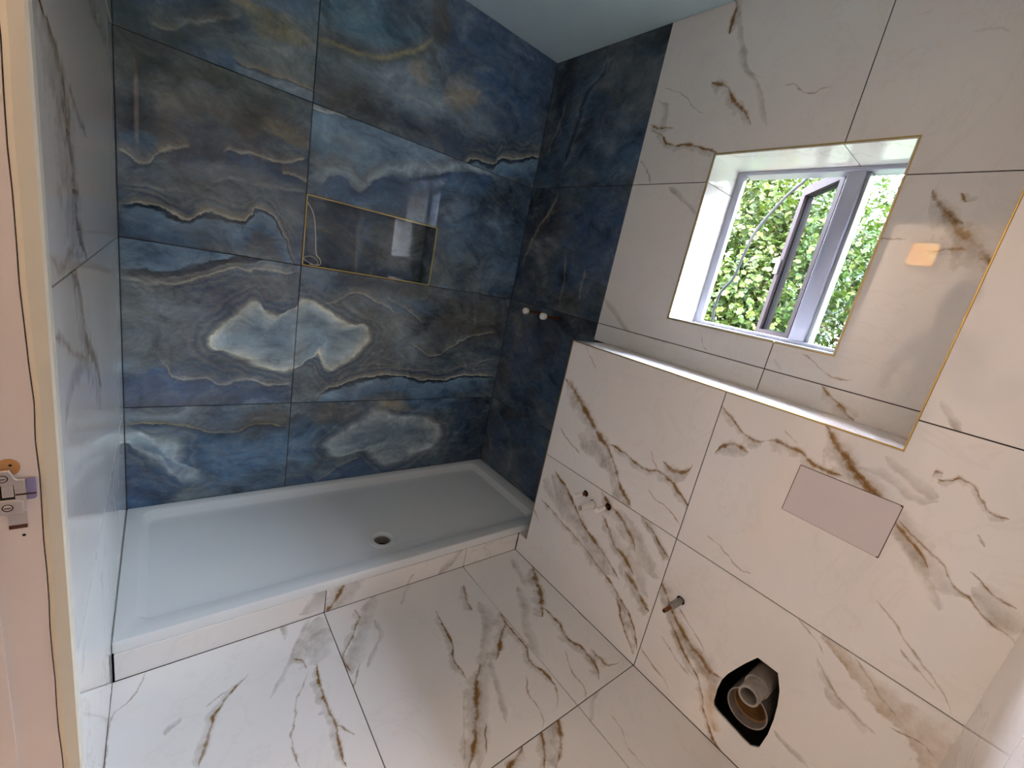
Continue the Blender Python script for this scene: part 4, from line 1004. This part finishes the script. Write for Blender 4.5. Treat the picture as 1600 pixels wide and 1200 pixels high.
# ---------------------------------------------------------------- outside: lawn, cable, trees
setting(MB().box(OW + .05, 22, -16, 14, -.4, -.3).build('ground_lawn', M['grass']), 'lawn outside below the window', 'ground')
tag(MB().tube(spline([(2.7, -1.12, 2.5), (2.7, -.957, 2.103), (2.7, -.854, 1.961), (2.7, -.764, 1.794), (2.7, -.734, 1.65), (2.7, -.718, 1.513), (2.7, -.672, 1.424), (2.7, -.662, 1.315), (2.7, -.673, 1.214), (2.7, -.70, .6), (2.7, -.72, -.3)], 5), .0075, 8).build('hanging_cable', M['outcable'], smooth=True),
    'thin dark cable hanging loose outside the open window', 'cable')
def tree(x, y, h, r, n, mat, label, seed, leaf=.06, zc=None):
    rnd = random.Random(seed)
    root = empty('tree', (x, y, -.3))
    tag(root, label, 'tree')
    tp = [(x + rnd.uniform(-.1, .1) * i / 5, y + rnd.uniform(-.1, .1) * i / 5, -.3 + h * .75 * i / 6) for i in range(7)]
    b = MB().tube(tp, [.12 - .013 * i for i in range(7)], 9)
    for i in range(9):
        a = rnd.uniform(0, 6.28); z = h * rnd.uniform(.25, .7); q = r * rnd.uniform(.4, .8)
        b.tube([(x, y, z), (x + q * .5 * math.cos(a), y + q * .5 * math.sin(a), z + q * .35), (x + q * math.cos(a), y + q * math.sin(a), z + q * .5)], [.04, .025, .01], 6)
    b.build('trunk', M['bark'], root, smooth=True)
    m = MB(); vs, fs = m.v, m.f
    cl = []
    for i in range(70):
        while True:
            p = Vector((rnd.uniform(-1, 1), rnd.uniform(-1, 1), rnd.uniform(-1, 1)))
            if p.length < 1: break
        cl.append((p, rnd.uniform(.22, .42)))
    zc_ = h * .55 if zc is None else zc; rz = h * .5
    for i in range(n):
        p, q = rnd.choice(cl)
        d = Vector((rnd.gauss(0, 1), rnd.gauss(0, 1), rnd.gauss(0, 1))); d.normalize()
        p = p + d * q * rnd.uniform(.6, 1)
        c = Vector((x + p.x * r, y + p.y * r, zc_ + p.z * rz))
        nrm = (d + Vector((-.25, 0, .6)) + Vector((rnd.gauss(0, .5), rnd.gauss(0, .5), rnd.gauss(0, .5)))).normalized()
        a = nrm.cross(Vector((rnd.gauss(0, 1), rnd.gauss(0, 1), rnd.gauss(0, 1)))).normalized(); bb = nrm.cross(a)
        s = leaf * rnd.uniform(.6, 1.25); k0 = len(vs)
        for (u_, v_, w_) in ((0, -1, -.15), (.75, -.35, 0), (.42, .15, .1), (.62, .6, 0), (0, 1.05, -.2), (-.62, .6, 0), (-.42, .15, .1), (-.75, -.35, 0)):
            vs.append(tuple(c + a * (u_ * s) + bb * (v_ * s) + nrm * (w_ * s)))
        fs += [(k0, k0 + 1, k0 + 2), (k0, k0 + 2, k0 + 4), (k0 + 2, k0 + 3, k0 + 4), (k0, k0 + 4, k0 + 6), (k0 + 4, k0 + 5, k0 + 6), (k0, k0 + 6, k0 + 7)]
    me = bpy.data.meshes.new('crown'); me.from_pydata([(a - x, b_ - y, c + .3) for a, b_, c in vs], [], fs); me.materials.append(mat)
    o = bpy.data.objects.new('crown', me); COL.objects.link(o); o.parent = root; o['kind'] = 'stuff'
    return root
tree(7.6, 1.4, 4.7, 1.7, 24000, M['leafa'], 'bright green maple tree filling the middle of the window view', 3, .05, 2.3)
tree(10.8, 5.2, 4.8, 1.6, 12000, M['leafa'], 'green maple seen through the open casement at the left', 4, .055, 2.2)
tree(7.2, -2.2, 4.4, 1.6, 14000, M['leafb'], 'tree with yellowing leaves at the right of the window view', 5, .05, 2.1)
tree(14.6, 2.4, 6.2, 2.4, 12000, M['leafb'], 'tall tree with orange tinged leaves standing behind the bright maple', 6, .085, 2.9)
tree(13.4, -6.0, 6.0, 2.4, 6000, M['leafa'], 'tall dark green tree at the back of the garden behind the yellowing tree', 8, .10, 2.9)
tree(8.0, -7.6, 5.0, 2.2, 7000, M['leafa'], 'broad green tree seen only in the reflection on the blue wall', 9, .08, 2.4)
tree(5.6, 6.3, 5.8, 1.95, 14000, M['leafa'], 'round green tree added out of view, mirrored in the open casement glass', 11, .07, 2.6)  # unseen tree added so the casement glass mirrors leaves instead of bright sky

# ---------------------------------------------------------------- hall beyond the doorway
HX = -1.62
hf = setting(MB().box(HX - .1, -.1, -.3, -2.9, -.08, -.004).build('floor_hall', M['hallfloor']), 'wooden hall floor beyond the doorway', 'floor')
setting(MB().box(HX - .1, HX, -.3, -2.9, 0, ZC + .1).build('wall_hall', M['hall']), 'warm painted hall wall opposite the doorway', 'wall')
setting(MB().box(HX, -.1, -.3, -.4, 0, ZC + .1).build('wall_hall_end', M['hall']), 'warm painted end wall of the hall', 'wall')
setting(MB().box(HX, -.1, -2.8, -2.9, 0, ZC + .1).build('wall_hall_far', M['hall']), 'warm painted far wall of the hall', 'wall')
setting(MB().box(-.13, -.102, -.4, YD0 - .0 + .03, 0, ZC).box(-.13, -.102, YD1 - .03, -2.8, 0, ZC).box(-.13, -.102, YD0 + .03, YD1 - .03, ZD + .06, ZC).build('wall_hall_near', M['hall']), 'warm painted hall wall around the doorway', 'wall')
setting(MB().box(HX - .1, -.1, -.3, -2.9, ZC, ZC + .1).build('ceiling_hall', M['hall']), 'hall ceiling', 'ceiling')
lm = empty('wall_lamp', (HX, -1.115, 2.0)); tag(lm, 'square glowing glass lamp on the hall wall, mirrored in the tiles', 'lamp')
MB().bbox(HX, HX + .03, -1.02, -1.21, 1.99, 2.19, .006).build('back_plate', M['gold'], lm)
MB().bbox(HX + .031, HX + .09, -1.035, -1.195, 2.005, 2.175, .012).build('lamp_shade', M['lamp'], lm)

# ---------------------------------------------------------------- door lining on the left
dl = MB()
NS = 40
def crack(z): return -.0185 + .0011 * math.sin(z * 9.0) + .0006 * math.sin(z * 37.0) + (.0025 if .99 < z < 1.02 else 0) * math.sin((z - .99) / .03 * math.pi)
zs = [ZD * i / NS for i in range(NS + 1)]
vs = []; fs = []
for z in zs:
    c = crack(z)
    vs += [(c, YD0 - .0015, z), (c + .0006, YD0 + .018, z), (-.10, YD0 - .0015, z), (-.10, YD0 + .018, z)]
for i in range(NS):
    a, b = 4 * i, 4 * i + 4
    fs += [(a, a + 1, b + 1, b), (a, b, b + 2, a + 2), (a + 1, a + 3, b + 3, b + 1), (a + 2, b + 2, b + 3, a + 3)]
fs += [(0, 2, 3, 1), (4 * NS, 4 * NS + 1, 4 * NS + 3, 4 * NS + 2)]
dl.add(vs, fs)
dl.box(-.102, 0, YD1 + .0005, YD1 + .018, 0, ZD).box(-.10, 0, YD0, YD1, ZD, ZD + .028)
door = setting(dl.build('door_1', M['pinkpaint']), 'old pink white door lining with a cracked paint edge, at far left', 'door frame')
MB().box(-.063, -.105, YD0 - .004, YD0 - .0018, 0, ZD).build('door_stop', M['pinkpaint'], door)
cb = MB()
vs = []; fs = []
prof = [(.0018, -.0), (-.0165, -.0)]
vs2 = []
for z in zs:
    c = crack(z) + .0013
    vs2 += [(c, YD0 - .001, z), (c + .0055, YD0 - .0034, z), (.0015, YD0 - .0034, z), (.0042, YD0 - .001, z), (.0042, YD0 + .018, z), (c, YD0 + .018, z)]
for i in range(NS):
    a, b = 6 * i, 6 * i + 6
    fs += [(a + j, a + (j + 1) % 6, b + (j + 1) % 6, b + j) for j in range(6)]
fs += [tuple(range(6))[::-1], tuple(6 * NS + j for j in range(6))]
MB().add(vs2, fs).build('edge_bead', M['creampaint'], door)
YJ = YD0 - .0016
MB().add([(-.0425 + .0105 * math.cos(i * math.pi / 12), YJ - .0003, .9135 + .0125 * math.sin(i * math.pi / 12)) for i in range(25)] , [tuple(range(25))]).build('bare_patch', M['barewood'], door)
MB().box(-.047, -.030, YJ - .0006, YJ, .8235, .847).build('mortise_plate', M['steel'], door)
MB().box(-.047, -.0305, YJ - .0009, YJ, .8235, .829).build('cut_wood', M['brownwood'], door)
for cx, cz, r in ((-.0405, .9165, .0016), (-.0345, .812, .0018)):
    MB().tube([(cx, YJ - .0006, cz), (cx, YJ - .0001, cz)], r, 10).build('screw_hole', M['black'], door)
MB().box(-.104, -.001, YD0 - .002, YD1 + .019, -SB, .004).build('threshold', M['hallfloor'], door)
# latch plate
lp = empty('latch_plate', (-.045, YJ, .845)); tag(lp, 'small steel latch plate screwed to the pink door lining at far left', 'latch')
up = [(-.085, .890), (-.0385, .890), (-.0385, .884), (-.0285, .884), (-.0285, .897), (-.0355, .8975), (-.0375, .9005), (-.0385, .9045), (-.041, .911), (-.085, .911)]
fnJ = lambda u, v, d: (u, YJ - .004 + d, v)
slab(fnJ, up, (), .004, -.001, .0006).build('plate', M['steel'], lp)
lo = [(-.085, .8475), (-.0335, .8475), (-.0315, .850), (-.0315, .866), (-.0365, .8675), (-.0365, .869), (-.085, .869)]
slab(fnJ, lo, (), .004, -.001, .0006).build('plate', M['steel'], lp)
slab(fnJ, [(-.0385, .8665), (-.0285, .8665), (-.0285, .884), (-.0385, .884)], (), .003, .0004, .0003).build('plate', M['steel'], lp)
MB().box(-.085, -.0385, YJ - .0012, YJ - .0002, .869, .890).build('recess', M['black'], lp)
MB().bbox(-.0495, -.0395, YJ - .0032, YJ - .0013, .872, .889, .0008).build('keeper', M['steel'], lp)
slab(fnJ, [(-.0284, .8665), (-.0215, .867), (-.0195, .869), (-.0195, .8975), (-.0284, .897)], (), .0022, .0006, .0004).build('film_tab', M['film'], lp)
MB().box(-.038, -.0195, YJ - .0043, YJ - .0036, .8745, .8765).build('slot', M['brownwood'], lp)
for cz, cx in ((.9000, -.0475), (.858, -.0455)):
    MB().tube([(cx, YJ - .0049, cz), (cx, YJ - .0052, cz)], .0052, 18).build('countersink', M['brownwood'], lp)
    sc = MB().tube([(cx, YJ - .0048, cz), (cx, YJ - .0058, cz)], [.0042, .0036], 14).build('screw', M['steel'], lp)
    MB().box(cx - .0028, cx + .0028, YJ - .0061, YJ - .0056, cz - .0005, cz + .0005).build('slot', M['black'], sc)

# ---------------------------------------------------------------- shower tray
def rrect(x0, x1, y0, y1, r, n=6):
    out = []
    for cx, cy, a0 in ((x1 - r, y1 - r, 0), (x0 + r, y1 - r, 90), (x0 + r, y0 + r, 180), (x1 - r, y0 + r, 270)):
        for i in range(n + 1):
            a = math.radians(a0 + 90 * i / n); out.append((cx + r * math.cos(a), cy + r * math.sin(a)))
    return out
TX0, TX1, TY0, TY1 = .0006, W - .002, YF + .004, -.002
DRX, DRY = .828, -.500
tr_ = MB()
rings = [(rrect(TX0, TX1, TY0, TY1, .006), ZR + .0005), (rrect(TX0, TX1, TY0, TY1, .006), ZT - .004), (rrect(TX0 + .003, TX1 - .003, TY0 + .003, TY1 - .003, .006), ZT),
         (rrect(.046, 1.59, TY0 + .058, -.036, .035), ZT), (rrect(.050, 1.586, TY0 + .062, -.040, .035), ZT - .003), (rrect(.064, 1.565, TY0 + .072, -.066, .035), ZT - .022), (rrect(.070, 1.558, TY0 + .078, -.074, .035), ZT - .0255)]
n = len(rings[0][0]); vs = [(x, y, z) for l, z in rings for x, y in l]
fs = [(i * n + j, i * n + (j + 1) % n, (i + 1) * n + (j + 1) % n, (i + 1) * n + j) for i in range(len(rings) - 1) for j in range(n)]
tr_.add(vs, fs)
zb = ZT - .0255
hole_ = circ(DRX, DRY, .054, 28)
flat = rings[-1][0] + hole_
tr_.add([(x, y, zb) for x, y in rings[-1][0]] + [(x, y, zb - .004) for x, y in hole_], tessellate_polygon([[Vector((x, y, 0)) for x, y in rings[-1][0]], [Vector((x, y, 0)) for x, y in hole_]]))
tray = weld(tr_.build('shower_tray', M['tray']))
smooth_by_angle(tray, 40)
tag(tray, 'long white shower tray against the blue tiled wall', 'shower tray')
dr = MB()
prof = [(.058, zb - .004), (.057, zb + .0005), (.054, zb + .0012), (.0500, zb + .0005), (.0490, zb - .003), (.0455, zb - .003), (.0445, zb + .0002), (.0385, zb - .0002), (.0345, zb - .003), (.0335, zb - .05)]
n = 36
vs = [(DRX + r * math.cos(2 * math.pi * j / n), DRY + r * math.sin(2 * math.pi * j / n), z) for r, z in prof for j in range(n)]
fs = [(i * n + j, i * n + (j + 1) % n, (i + 1) * n + (j + 1) % n, (i + 1) * n + j) for i in range(len(prof) - 1) for j in range(n)]
dr.add(vs, fs)
drain = smooth_by_angle(dr.build('drain', M['tray'], tray), 50)
MB().tube([(DRX, DRY, zb - .052), (DRX, DRY, zb - .046)], .0332, 24).build('waste', M['black'], tray)
MB().tube([(DRX, DRY, zb - .045), (DRX, DRY, zb - .012)], [.0333, .0331], 24, caps=False).build('waste_pipe', M['greypipe'], tray)

# ---------------------------------------------------------------- pipe stubs
def stub(name, x0, y, z, length, r, mat, label, cat, group=None, cap=None, droop=0):
    root = empty(name, (x0, y, z)); tag(root, label, cat, group)
    e = x0 - length
    if cap:
        cl, cr = cap
        MB().tube([(x0 + .05, y, z), (e + cl * .6, y, z)], r, 14).build('pipe', mat, root, smooth=False)
        smooth_by_angle(MB().tube([(e + cl, y, z), (e + cl * .8, y, z), (e + cl * .78, y, z), (e + .004, y, z), (e, y, z)], [cr * .82, cr * .86, cr, cr, cr * .72], 18).build('cap', M['plastic'], root))
    return root
stub('capped_pipe', F, -1.003, .486, .066, .0068, M['copper'], 'white capped pipe stub, upper left of the three pipes on the marble', 'pipe', 'capped water pipes on the marble', (.040, .0098))
stub('capped_pipe', F, -1.119, .494, .072, .0068, M['copper'], 'white capped pipe stub, right of the wider white waste pipe', 'pipe', 'capped water pipes on the marble', (.048, .0105))
stub('capped_pipe', W, -.275, 1.112, .124, .0068, M['copper'], 'white capped copper pipe sticking out of the blue strip, nearer the corner', 'pipe', 'capped pipes in the blue strip', (.026, .0158))
stub('capped_pipe', W, -.425, 1.1125, .138, .0068, M['copper'], 'white capped copper pipe sticking out of the blue strip, nearer the white tiles', 'pipe', 'capped pipes in the blue strip', (.028, .0162))
wp = empty('waste_pipe', (F, -1.049, .463)); tag(wp, 'open white plastic waste pipe between two capped stubs', 'pipe')
def hollow(path0, path1, ro, ri, n=22):
    a, b = Vector(path0), Vector(path1)
    m = MB(); t = (b - a).normalized(); q = t.cross(Vector((0, 0, 1)))
    if q.length < .1: q = t.cross(Vector((0, 1, 0)))
    q.normalize(); p = t.cross(q)
    L = [(a, ro), (b, ro), (b, ri), (a, ri)]
    vs = [c + r * (math.cos(2 * math.pi * j / n) * q + math.sin(2 * math.pi * j / n) * p) for c, r in L for j in range(n)]
    fs = [(i * n + j, i * n + (j + 1) % n, ((i + 1) % 4) * n + (j + 1) % n, ((i + 1) % 4) * n + j) for i in range(4) for j in range(n)]
    return m.add(vs, fs)
smooth_by_angle(hollow((F + .08, -1.049, .463), (F - .078, -1.049, .463), .0148, .0122).build('pipe', M['plastic'], wp))
smooth_by_angle(hollow((F - .012, -1.049, .463), (F - .002, -1.049, .463), .0165, .0149).build('collar', M['plastic'], wp))
MB().tube([(F + .02, -1.049, .463), (F + .01, -1.049, .463)], .012, 18).build('plug', M['greypipe'], wp)
il = empty('water_inlet', (F, -1.478, .353)); tag(il, 'metal water inlet stub on the warm marble left of the toilet hole', 'pipe')
smooth_by_angle(MB().tube([(F + .05, -1.478, .353), (F - .006, -1.478, .353), (F - .01, -1.478, .353), (F - .06, -1.478, .353), (F - .066, -1.478, .353)], [.0095, .0095, .0115, .0115, .009], 18).build('pipe', M['greypipe'], il))
smooth_by_angle(MB().tube([(F - .064, -1.478, .353), (F - .098, -1.478, .353), (F - .102, -1.478, .353)], [.0066, .0066, .0055], 16).build('nipple', M['copper'], il))
MB().tube([(F - .1018, -1.478, .353), (F - .1026, -1.478, .353)], .0048, 12).build('bore', M['black'], il)

# toilet outlet: soil pipe and flush pipe in the ragged hole
wc = empty('soil_pipe', (F + .02, -1.747, .18)); tag(wc, 'wide soil pipe socket inside the ragged hole in the marble', 'pipe')
smooth_by_angle(hollow((F + .16, -1.747, .180), (F + .016, -1.747, .180), .0565, .0525, 32).build('socket', M['greypipe'], wc))
smooth_by_angle(hollow((F + .14, -1.747, .178), (F + .05, -1.747, .178), .052, .046, 32).build('seal', M['soil'], wc))
MB().tube([(F + .15, -1.747, .18), (F + .142, -1.747, .18)], .051, 24).build('end', M['soil'], wc)
fp = empty('flush_pipe', (F, -1.752, .284)); tag(fp, 'scuffed grey flush pipe with an open end above the soil pipe', 'pipe')
smooth_by_angle(hollow((F + .05, -1.752, .284), (F - .068, -1.752, .284), .0275, .0215, 26).build('pipe', M['greypipe'], fp))
smooth_by_angle(hollow((F + .13, -1.752, .284), (F - .012, -1.752, .284), .0325, .0276, 26).build('socket', M['greypipe'], fp))
MB().tube([(F - .01, -1.752, .284), (F - .016, -1.752, .284)], .0213, 20).build('bore', M['black'], fp)

# flush plate cover
cp = empty('cover_panel', (F, -1.756, .80)); tag(cp, 'blank pale cover plate for the flush buttons on the veined marble', 'panel')
slab(P3['F'], [(-1.6495, .9390), (-1.8635, .9405), (-1.862, .7995), (-1.6465, .8045)], (), .002, -.0032, .0006).build('plate', M['board'], cp)
slab(P3['F'], [(-1.6478, .9402), (-1.8650, .9418), (-1.8636, .7983), (-1.6450, .8032)], (), .0011, -.0011).build('backing', M['brownwood'], cp)
for y, z in ((-1.8615, .9395), (-1.8605, .8005)):
    MB().tube([(F - .0042, y, z), (F - .003, y, z)], .0016, 8).build('screw', M['black'], cp)

# cable in the niche
nc = [(.557, .05, 1.405), (.560, .035, 1.394), (.582, .035, 1.366), (.595, .035, 1.327), (.603, .035, 1.268), (.611, .035, 1.198), (.627, .033, 1.177), (.630, .030, 1.158), (.617, .028, 1.1505), (.598, .028, 1.1515), (.577, .03, 1.160), (.564, .034, 1.168), (.572, .045, 1.176), (.592, .05, 1.182), (.612, .046, 1.176), (.622, .038, 1.162), (.610, .026, 1.1505), (.585, .022, 1.1505)]
tag(MB().tube(spline(nc, 6), .0024, 8).build('loose_cable', M['cable'], smooth=True), 'loose white cable coiled in the left corner of the niche', 'cable')
# ---------------------------------------------------------------- the photographer, standing in the doorway
M['skin'] = simple('skin', (0.52, 0.32, 0.23), 0.5, 0, 0.08, 30)
M['shirt'] = simple('grey T-shirt cotton', (0.16, 0.16, 0.17), 0.85, 0, 0.15, 120)
M['jeans'] = simple('dark work trousers', (0.045, 0.055, 0.085), 0.85, 0, 0.2, 120)
M['hair'] = simple('short dark hair', (0.03, 0.022, 0.016), 0.6, 0, 0.3, 200)
M['lips'] = simple('lips', (0.33, 0.14, 0.11), 0.5)
M['shoe'] = simple('black shoes', (0.03, 0.03, 0.03), 0.5)
def person():
    fx, fy = 0.76, 0.65                     # facing
    lx, ly = -fy, fx                        # his left
    bx, by = -0.26, -1.60
    def at(f, l, z): return (bx + fx * f + lx * l, by + fy * f + ly * l, z)
    V, E, Rr = [], [], []
    def add(p, r, link=None):
        V.append(p); Rr.append(r)
        if link is not None: E.append((link, len(V) - 1))
        return len(V) - 1
    pel = add(at(0, 0, .93), (.155, .115))
    wai = add(at(.0, 0, 1.08), (.14, .105), pel)
    che = add(at(.0, 0, 1.26), (.165, .12), wai)
    upc = add(at(-.005, 0, 1.38), (.13, .095), che)
    nec = add(at(.01, 0, 1.47), (.058, .06), upc)
    hd0 = add(at(.03, 0, 1.54), (.068, .078), nec)
    hd1 = add(at(.028, 0, 1.61), (.079, .098), hd0)
    hd2 = add(at(.015, 0, 1.67), (.066, .085), hd1)
    ends = {}
    for s in (1, -1):
        hip = add(at(0, .095 * s, .86), (.095, .1), pel)
        kn = add(at(.03, .11 * s, .48), (.062, .066), hip)
        cf = add(at(.0, .115 * s, .32), (.058, .062), kn)
        an = add(at(-.02, .12 * s, .09), (.04, .044), cf)
        he = add(at(.0, .122 * s, .045), (.042, .044), an)
        add(at(.15, .14 * s, .035), (.04, .034), he)
        sh = add(at(-.01, .185 * s, 1.385), (.062, .062), upc)
        if s == 1: el, wr, hn = at(-.06, .37, 1.14), at(.06, .22, 1.01), at(.09, .175, .985)
        else: el, wr, hn = at(.08, -.33, 1.13), (.005, -1.985, 1.235), (.045, -1.975, 1.262)
        e1 = add(tuple((a * .5 + b * .5) for a, b in zip(V[sh], el)), (.05, .05), sh)
        e2 = add(el, (.042, .042), e1)
        e3 = add(tuple((a * .6 + b * .4) for a, b in zip(el, wr)), (.04, .04), e2)
        w = add(wr, (.026, .03), e3)
        h = add(hn, (.020, .038), w)
        d = (Vector(hn) - Vector(wr)).normalized()
        side = d.cross(Vector((0, 0, 1))); side = side.normalized() if side.length > .1 else Vector((1, 0, 0))
        up = side.cross(d)
        for i in range(4):
            o = up * (.027 - .018 * i)
            ln = (.036, .041, .038, .030)[i]
            k0 = add(tuple(Vector(hn) + o * .9 + d * .028), (.0095, .0095), h)
            k1 = add(tuple(Vector(V[k0]) + d * ln * .8 + side * -.006), (.0085, .0085), k0)
            add(tuple(Vector(V[k1]) + d * ln * .45 + side * -.018), (.0075, .0075), k1)
        t0 = add(tuple(Vector(hn) + up * .034 - d * .012), (.011, .011), h)
        t1 = add(tuple(Vector(V[t0]) + up * .022 + d * .018), (.0095, .0095), t0)
        add(tuple(Vector(V[t1]) + d * .024 + up * .006), (.0082, .0082), t1)
    me = bpy.data.meshes.new('person'); me.from_pydata([tuple(Vector(v) - Vector((bx, by, 0))) for v in V], E, [])
    o = bpy.data.objects.new('person', me); COL.objects.link(o); o.location = (bx, by, 0)
    sk = o.modifiers.new('Skin', 'SKIN'); sk.branch_smoothing = .6
    for i, d in enumerate(me.skin_vertices[0].data):
        d.radius = Rr[i]; d.use_root = (i == 0)
    ss = o.modifiers.new('Subsurf', 'SUBSURF'); ss.levels = 3; ss.render_levels = 3
    bpy.context.view_layer.update()
    dg = bpy.context.evaluated_depsgraph_get()
    m2 = bpy.data.meshes.new_from_object(o.evaluated_get(dg))
    o.modifiers.clear(); o.data = m2
    m2.materials.clear()
    for k in ('skin', 'shirt', 'jeans', 'shoe'): m2.materials.append(M[k])
    mn = min(v.co.z for v in m2.vertices)
    for v in m2.vertices: v.co.z -= mn
    # face: nose, brow and chin pulled out of the head
    fv = Vector((fx, fy, 0)); lv = Vector((lx, ly, 0)); hc = Vector((fx * .03, fy * .03, 0))
    for v in m2.vertices:
        if v.co.z > 1.47:
            q = v.co - hc; f, l = q.dot(fv), q.dot(lv)
            if f > .03:
                push = .030 * math.exp(-((l / .014) ** 2) - ((v.co.z - 1.575) / .02) ** 2) + .008 * math.exp(-((l / .04) ** 2) - ((v.co.z - 1.515) / .015) ** 2)
                push -= .010 * (math.exp(-(((abs(l) - .03) / .014) ** 2) - ((v.co.z - 1.6) / .013) ** 2))
                v.co += fv * push
    for p in m2.polygons:
        p.use_smooth = True
        c = p.center; f, l = c.dot(fv), c.dot(lv)
        if c.z < .085: p.material_index = 3
        elif c.z < .95 and abs(l) < .24 and not (f > .07 and l > .12 and c.z > .88): p.material_index = 2
        elif c.z < 1.455 and (abs(l) < .22 or c.z > 1.24) and f < .2 and not (l > .125 and c.z < 1.06): p.material_index = 1
        else: p.material_index = 0
    tag(o, 'person in a grey T-shirt standing in the doorway taking a picture with a phone', 'person')
    mo_ = MB().tube([tuple(Vector((bx, by, 0)) + hc * .0 + fv * (.122 - .35 * (a * .024) ** 2 * 60) + lv * (a * .024) + Vector((0, 0, 1.541 + .002 * a * a))) for a in (-1, -.5, 0, .5, 1)], [.002, .005, .006, .005, .002], 8)
    mo_.build('mouth', M['lips'], o, smooth=True)
    # hair cap
    bm = bmesh.new()
    bmesh.ops.create_uvsphere(bm, u_segments=20, v_segments=12, radius=1.0)
    for v in bm.verts:
        x, y, z = v.co
        v.co = fv * (x * .104 - .012) + lv * (y * .086) + Vector((0, 0, 1.645 + z * .098)) + hc * .3
    bmesh.ops.delete(bm, geom=[v for v in bm.verts if (v.co.z < 1.60 and (v.co - hc).dot(fv) > -.045) or (v.co.z < 1.655 and (v.co - hc).dot(fv) > .03) or v.co.z < 1.555], context='VERTS')
    hm = bpy.data.meshes.new('hair'); bm.to_mesh(hm); bm.free(); hm.materials.append(M['hair'])
    for p in hm.polygons: p.use_smooth = True
    h = bpy.data.objects.new('hair', hm); COL.objects.link(h); h.parent = o
    for s in (1, -1):
        ec = fv * .101 + lv * (.031 * s) + Vector((0, 0, 1.602))
        bm = bmesh.new(); bmesh.ops.create_uvsphere(bm, u_segments=12, v_segments=8, radius=.0115)
        for v in bm.verts: v.co += ec
        em_ = bpy.data.meshes.new('eye'); bm.to_mesh(em_); bm.free(); em_.materials.append(M['plastic'])
        e = bpy.data.objects.new('eye', em_); COL.objects.link(e); e.parent = o
        pb = MB().tube([tuple(ec + fv * .0095 + Vector((bx, by, 0))), tuple(ec + fv * .0122 + Vector((bx, by, 0)))], [.0052, .004], 10).build('pupil', M['hair'], e, origin=tuple(ec + Vector((bx, by, 0))))
        bm = bmesh.new(); bmesh.ops.create_uvsphere(bm, u_segments=10, v_segments=8, radius=1)
        for v in bm.verts: v.co = fv * (v.co.x * .016 - .005) + lv * (v.co.y * .008 + s * .083) + Vector((0, 0, 1.585 + v.co.z * .031)) + hc * .5
        rm_ = bpy.data.meshes.new('ear'); bm.to_mesh(rm_); bm.free(); rm_.materials.append(M['skin'])
        for p in rm_.polygons: p.use_smooth = True
        r_ = bpy.data.objects.new('ear', rm_); COL.objects.link(r_); r_.parent = o
person()
ph = MB()
cp_ = Vector((cam.matrix_world[0][3], cam.matrix_world[1][3], cam.matrix_world[2][3]))
pr, pu, pf = (Vector(cam.matrix_world.col[i][:3]) for i in range(3))
def phone_box(x0, x1, y0, y1, z0, z1):
    q = MB().bbox(x0, x1, y0, y1, z0, z1, .0025)
    return [tuple(cp_ + pr * a + pu * b + pf * c) for a, b, c in q.v], q.f
ph.add(*phone_box(-.135, .022, -.056, .020, .0045, .0125))
tag(ph.build('phone', M['outcable']), 'dark phone held up by the person in the doorway', 'phone')
